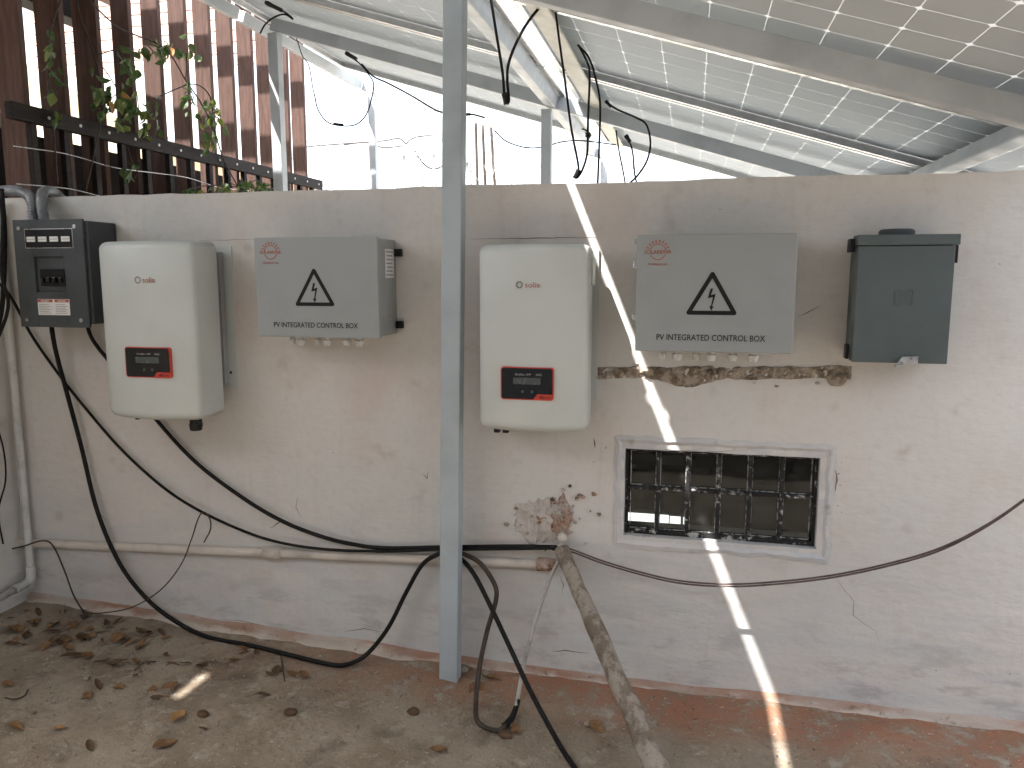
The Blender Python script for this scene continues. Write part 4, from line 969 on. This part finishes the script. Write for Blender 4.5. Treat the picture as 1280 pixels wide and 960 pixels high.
for lab, stem, cl_ in vines:
    S = [xp(p[0], p[1], XF + .07) for p in stem]
    v = empty('creeper', S[0]); tag(v, lab, 'creeper', 'creepers on the pergola fence')
    finish('stem', bm_tube(spline(S, 8), .004, 6, wob=.1), 'cable_brown', v, True)
    for (cx_, cy_, sx_, sy_, n) in cl_:
        for k in range(n):
            px, py = rnd.gauss(cx_, sx_ * .6), rnd.gauss(cy_, sy_ * .6)
            p = xp(px, py, XF + rnd.uniform(.06, .14)); mi = rnd.choices((0, 1, 2, 3), (5, 4, 5, .6))[0]
            o = link('leaf', LM[mi], None, v); s = rnd.uniform(.75, 1.35); o.scale = (s, s, s)
            o.rotation_euler = (rnd.uniform(-2.6, -1.0), rnd.uniform(-.7, .7), rnd.uniform(0, 6.28)); o.location = p - S[0]
        t0 = xp(cx_, cy_ - sy_ * .8, XF + .09); t1 = xp(cx_ + sx_ * .4, cy_ + sy_ * .9, XF + .09)
        finish('stem', bm_tube(spline([min(S, key=lambda q: (q - t0).length), t0, (t0 + t1) / 2 + Vector((0, .03, 0)), t1], 5), .0028, 5), 'cable_brown', v, True)

# ================================================================== FAR THINGS
# cream gabled house beyond the pergola
hx, hy = xp(0, 150, -9).x, 6.2
ho = empty('cream_house', (-9, 8, 0)); tag(ho, 'cream house with a pitched gable far behind the fence on the left', 'house')
b = bmesh.new(); pts = [(-14, -.1), (-7.3, -.1), (-7.3, 3.2), (-10.4, 4.9), (-14, 3.0)]
bm_plate(pts, 7.5, 12, b); finish('wall', b, 'far_plaster', ho)
b = bmesh.new(); bm_plate([(-7.0, 3.02), (-7.0, 3.12), (-10.4, 5.02), (-14.3, 2.95), (-14.3, 2.82), (-10.4, 4.90)], 7.2, 12.2, b); finish('roof', b, 'pipe_white', ho)
wv = box('window', (-9.4, 7.44, 1.2), (-8.2, 7.49, 2.4), 'panel_dark_grey', ho); box('pane', (-9.3, 7.41, 1.3), (-8.85, 7.435, 2.3), 'lcd', wv); box('pane', (-8.75, 7.41, 1.3), (-8.3, 7.435, 2.3), 'lcd', wv)
# slatted screen at the extreme left
q0, q1 = wp(-14, 160, 2.2), wp(28, 205, 2.2)
sc_ = empty('slat_screen', (q0.x, 2.2, 1.52)); tag(sc_, 'dark slatted screen under a beam at the extreme left edge', 'screen')
box('beam', (q0.x - .5, 2.15, wp(10, 160, 2.2).z), (q1.x, 2.25, wp(10, 143, 2.2).z), 'black_wood', sc_)
n = 7
for k in range(n):
    z = wp(10, 163 + 6.6 * k, 2.2).z; box('slat', (q0.x - .5, 2.19, z - .024), (q1.x, 2.22, z), 'dark_wood', sc_)
for px in (-2, 22): box('post', (wp(px, 215, 2.2).x - .02, 2.225, 1.45), (wp(px, 215, 2.2).x + .02, 2.265, wp(10, 158, 2.2).z), 'black_wood', sc_)
# board-clad eave of the house behind the fence
y_e = 6.5
e0, e1, zb_ = wp(92, 86, y_e), wp(338, 86, y_e), wp(215, 86, y_e).z
ev = empty('boarded_eave', ((e0.x + e1.x) / 2, y_e, zb_)); tag(ev, 'pink boarded eave of the house behind the fence boards', 'eave')
for k in range(9): box('cladding_board', (e0.x - .6, y_e, zb_ + .135 * k), (e1.x, y_e + .05, zb_ + .135 * k + .118), 'pink_board', ev, .004)
for x in (e0.x - .5, e1.x - .08): box('eave_post', (x, y_e + .06, -.1), (x + .08, y_e + .14, zb_ + 1.2), 'pink_board', ev)
# utility poles and wires
def upole(label, px, ptop_, y, r, extra):
    b0 = wp(px, 236, y); t = wp(px, ptop_, y); root = empty('utility_pole', (b0.x, y, -.16)); tag(root, label, 'utility pole', 'utility poles beyond the wall')
    finish('shaft', bm_tube([Vector((b0.x, y, -.16)), t], lambda q: r * (1.2 - .3 * q), 12), 'pole_concrete', root, True)
    extra(root, b0.x, y, t.z); return root
def ex1(root, x, y, z):
    for d in (.35, .55, .8): finish('service_cable', bm_tube(spline([Vector((x + d * .8, y - .2, z - .1)), Vector((x + d, y - .25, z - 2)), Vector((x + d * 1.5, y - .3, z - 4.2)), Vector((x + d * 1.9, y - .3, -.1))], 6), .035, 5), 'cable_brown', root, True)
    box('cross_arm', (x - .9, y - .2, z - 1.0), (x + .3, y - .12, z - .9), 'pole_concrete', root); cyl('insulator', (x - .5, y - .3, z - .5), (0, 0, 1), .25, .5, 'pole_concrete', root)
def ex2(root, x, y, z):
    finish('shaft', bm_tube([Vector((x + .95, y, -.16)), Vector((x + .95, y, z + .15))], .06, 8), 'pole_concrete', root)
    box('cross_arm', (x - .5, y - .15, z - .35), (x + 1.3, y - .05, z - .27), 'pole_concrete', root); box('cross_arm', (x - .4, y - .15, z - 2.2), (x + 1.2, y - .05, z - 2.12), 'pole_concrete', root)
    cyl('transformer', (x + .35, y - .3, z - 2.9), (0, 0, 1), .22, .5, 'cable_brown', root)
u1 = upole('pale concrete utility pole just right of the front post, cables beside it', 584, 150, 16, .11, ex1)
u2 = upole('twin-post utility pole with cross arms left of the front post', 505, 180, 20, .06, ex2)
def span(label, pts, y, r=.03):
    o = tube('overhead_wire', [wp(p[0], p[1], y) for p in pts], r, 'cable_brown', None, 5, 8); tag(o, label, 'wire', 'overhead wires beyond the wall')
span('upper overhead wire running left from the twin utility pole', [(380, 184), (400, 182), (440, 179), (480, 176), (498, 173), (508, 180)], 20, .022)
span('lower overhead wire running left from the twin utility pole', [(430, 181), (460, 178), (476, 184), (490, 184), (504, 182)], 20, .022)
span('overhead wire looping right from the twin utility pole', [(506, 181), (516, 173), (530, 170), (545, 170)], 20, .022)
span('slack overhead wire dropping right of the twin utility pole', [(518, 188), (530, 205), (542, 211), (556, 205), (575, 180)], 20, .025)
# bare trees
def bare_tree(label, px, y, h, seed, spread=.5):
    r_ = random.Random(seed); b0 = wp(px, 236, y); root = empty('bare_tree', (b0.x, y, -.16)); tag(root, label, 'tree', 'bare trees beyond the wall')
    twigs = bmesh.new(); trunk = bmesh.new()
    def grow(p, d, L, r, lev):
        pts = [p]; 
        for k in range(4):
            d = (d + Vector((r_.uniform(-1, 1), r_.uniform(-1, 1), r_.uniform(-.2, .5))) * .16).normalized(); pts.append(pts[-1] + d * L / 4)
        bm_tube(pts, lambda t: r * (1 - .5 * t), 5 if lev < 2 else 3, trunk if lev == 0 else twigs, cap=False)
        if lev < 4:
            for k in range(r_.randint(2, 3) + (2 if lev == 0 else 0)):
                q = pts[r_.randint(1 if lev else 2, 4)]; nd = (d + Vector((r_.uniform(-1, 1), r_.uniform(-1, 1), r_.uniform(-.1, .6))) * (.75 if lev else spread * 1.5)).normalized()
                grow(q, nd, L * r_.uniform(.5, .72), r * .5, lev + 1)
    grow(Vector((b0.x, y, -.16)), Vector((0, 0, 1)), h * .62, .045, 0)
    finish('trunk', trunk, 'pale_bark', root); finish('crown', twigs, 'pale_bark', root)
bare_tree('bare twiggy tree beside the end of the fence boards', 402, 13, 4.6, 3)
bare_tree('bare slender tree left of the far steel post', 455, 17, 5.2, 8)
bare_tree('tall bare tree just left of the grey front post', 538, 14, 6.2, 5)
bare_tree('bare bushy tree right of the pale utility pole', 632, 15, 5.0, 11)
bare_tree('bare tree just left of the steel post on the slab', 664, 18, 5.0, 14)

# ================================================================== LITTER ON THE YARD
def dead_leaf(seed, L, Wd, mat):
    r_ = random.Random(seed); b = leaf_mesh(L, Wd, r_.uniform(-.3, .5))
    for v in b.verts: v.co.z += .10 * L * math.sin(v.co.y / L * 5 + seed) + .35 * abs(v.co.x) * r_.uniform(-.5, 1)
    return to_mesh(b, mat)
DL = [dead_leaf(i, .070, (.034, .026, .042)[i % 3], ('dead_leaf', 'dead_leaf_dark', 'dead_leaf')[i % 3]) for i in range(6)] + [dead_leaf(9, .06, .035, 'dead_leaf_gold')]
spots = [(75, 800), (88, 796), (100, 792), (112, 800), (128, 790), (138, 803), (92, 812), (75, 806), (106, 815), (122, 795), (66, 803), (190, 788), (200, 784), (178, 792), (160, 797), (170, 812), (206, 794), (105, 824), (115, 830), (225, 832), (240, 830), (258, 826), (272, 828), (283, 826), (248, 836), (165, 845), (172, 840), (118, 866), (112, 874), (140, 858), (126, 862), (192, 857), (222, 853), (160, 826), (230, 887), (348, 832), (358, 840), (344, 846), (322, 812), (300, 808), (310, 815), (375, 838), (5, 805), (12, 798), (30, 800), (4, 852), (8, 905), (110, 925), (68, 908), (190, 936), (60, 786), (78, 768), (45, 778), (28, 790), (140, 780), (60, 760), (92, 776), (20, 770), (186, 873), (205, 815), (340, 868), (30, 762), (12, 782), (52, 792), (150, 770), (82, 784), (50, 770), (35, 775), (118, 786), (640, 912), (648, 918), (606, 846), (600, 852), (560, 935), (735, 902), (250, 912)]
rq = random.Random(21)
spots += [(min(max(rq.gauss(125, 55), 4), 300), min(max(rq.gauss(796, 20), 764), 850)) for _ in range(32)]
spots = [p for p in spots if p[1] > 752 + .145 * p[0] + 4]
for i, (px, py) in enumerate(spots):
    p = on_floor(px, py, .006); o = link('fallen_leaf', DL[6] if i in (33, 47, 62) else DL[rnd.randrange(6)]); s = rnd.uniform(.6, 1.15) if i < 72 else rnd.uniform(.3, .8)
    o.location = p; o.scale = (s, s, s * .6); o.rotation_euler = (rnd.uniform(-.2, .2), rnd.uniform(-.25, .25), rnd.uniform(0, 6.28))
    tag(o, 'dry curled brown leaf lying on the dirty concrete floor', 'leaf', 'fallen leaves on the floor')
for i, (px, py, r_, lab) in enumerate(((253, 892, .014, 'round brown nut on the floor below the patch of sunlight'), (363, 890, .017, 'dark brown clod on the floor in front of the fillet'), (516, 889, .016, 'oval brown clod on the floor left of the looping cable'), (632, 918, .018, 'lump of dirt under the taped cable joint'), (578, 836, .020, 'grey stone beside the foot of the front post'), (610, 842, .016, 'small grey stone right of the post foot'), (108, 848, .009, 'small dark pebble among the leaves'), (42, 890, .007, 'tiny dark pebble near the picture left edge'), (735, 905, .010, 'brown pebble left of the leaning pole'))):
    b = bmesh.new(); bmesh.ops.create_icosphere(b, subdivisions=2, radius=r_)
    for v in b.verts: v.co *= 1 + .25 * noise.noise(v.co * 60 + Vector((i, 0, 0))); v.co.z *= .65; v.co.x *= 1.25
    p = on_floor(px, py, r_ * .35); bmesh.ops.translate(b, verts=b.verts, vec=p)
    o = finish('stone', b, 'pole_bark' if i > 3 else 'dead_leaf_dark', None, True, p); tag(o, lab, 'stone')
for i, pts in enumerate(([(6, 872), (18, 874), (30, 870), (35, 862)], [(168, 838), (180, 828), (195, 827)], [(350, 815), (354, 838), (356, 852)])):
    o = tube('twig', [on_floor(*p, .005) for p in pts], .0022, 'cable_brown', None, 5, 5); tag(o, ('curved dry twig near the left edge of the floor', 'thin bent twig among the dead leaves', 'short dry twig below the fillet')[i], 'twig')
for k in range(1): pass
# scattered grit too small to pick apart
b = bmesh.new()
for k in range(900):
    x, y = rnd.uniform(-2.4, 1.1), -.10 - abs(rnd.gauss(0, .33)); s = rnd.uniform(.0012, .0042)
    t = bmesh.new(); bmesh.ops.create_cube(t, size=s)
    bmesh.ops.rotate(t, verts=t.verts, matrix=Matrix.Rotation(rnd.uniform(0, 3), 3, 'X') @ Matrix.Rotation(rnd.uniform(0, 3), 3, 'Z'))
    bmesh.ops.translate(t, verts=t.verts, vec=(x, y, gz(x) + .004)); join(b, t)
gr = finish('gravel', b, 'pole_bark'); tag(gr, 'fine grit strewn over the concrete floor', 'grit', kind='stuff')
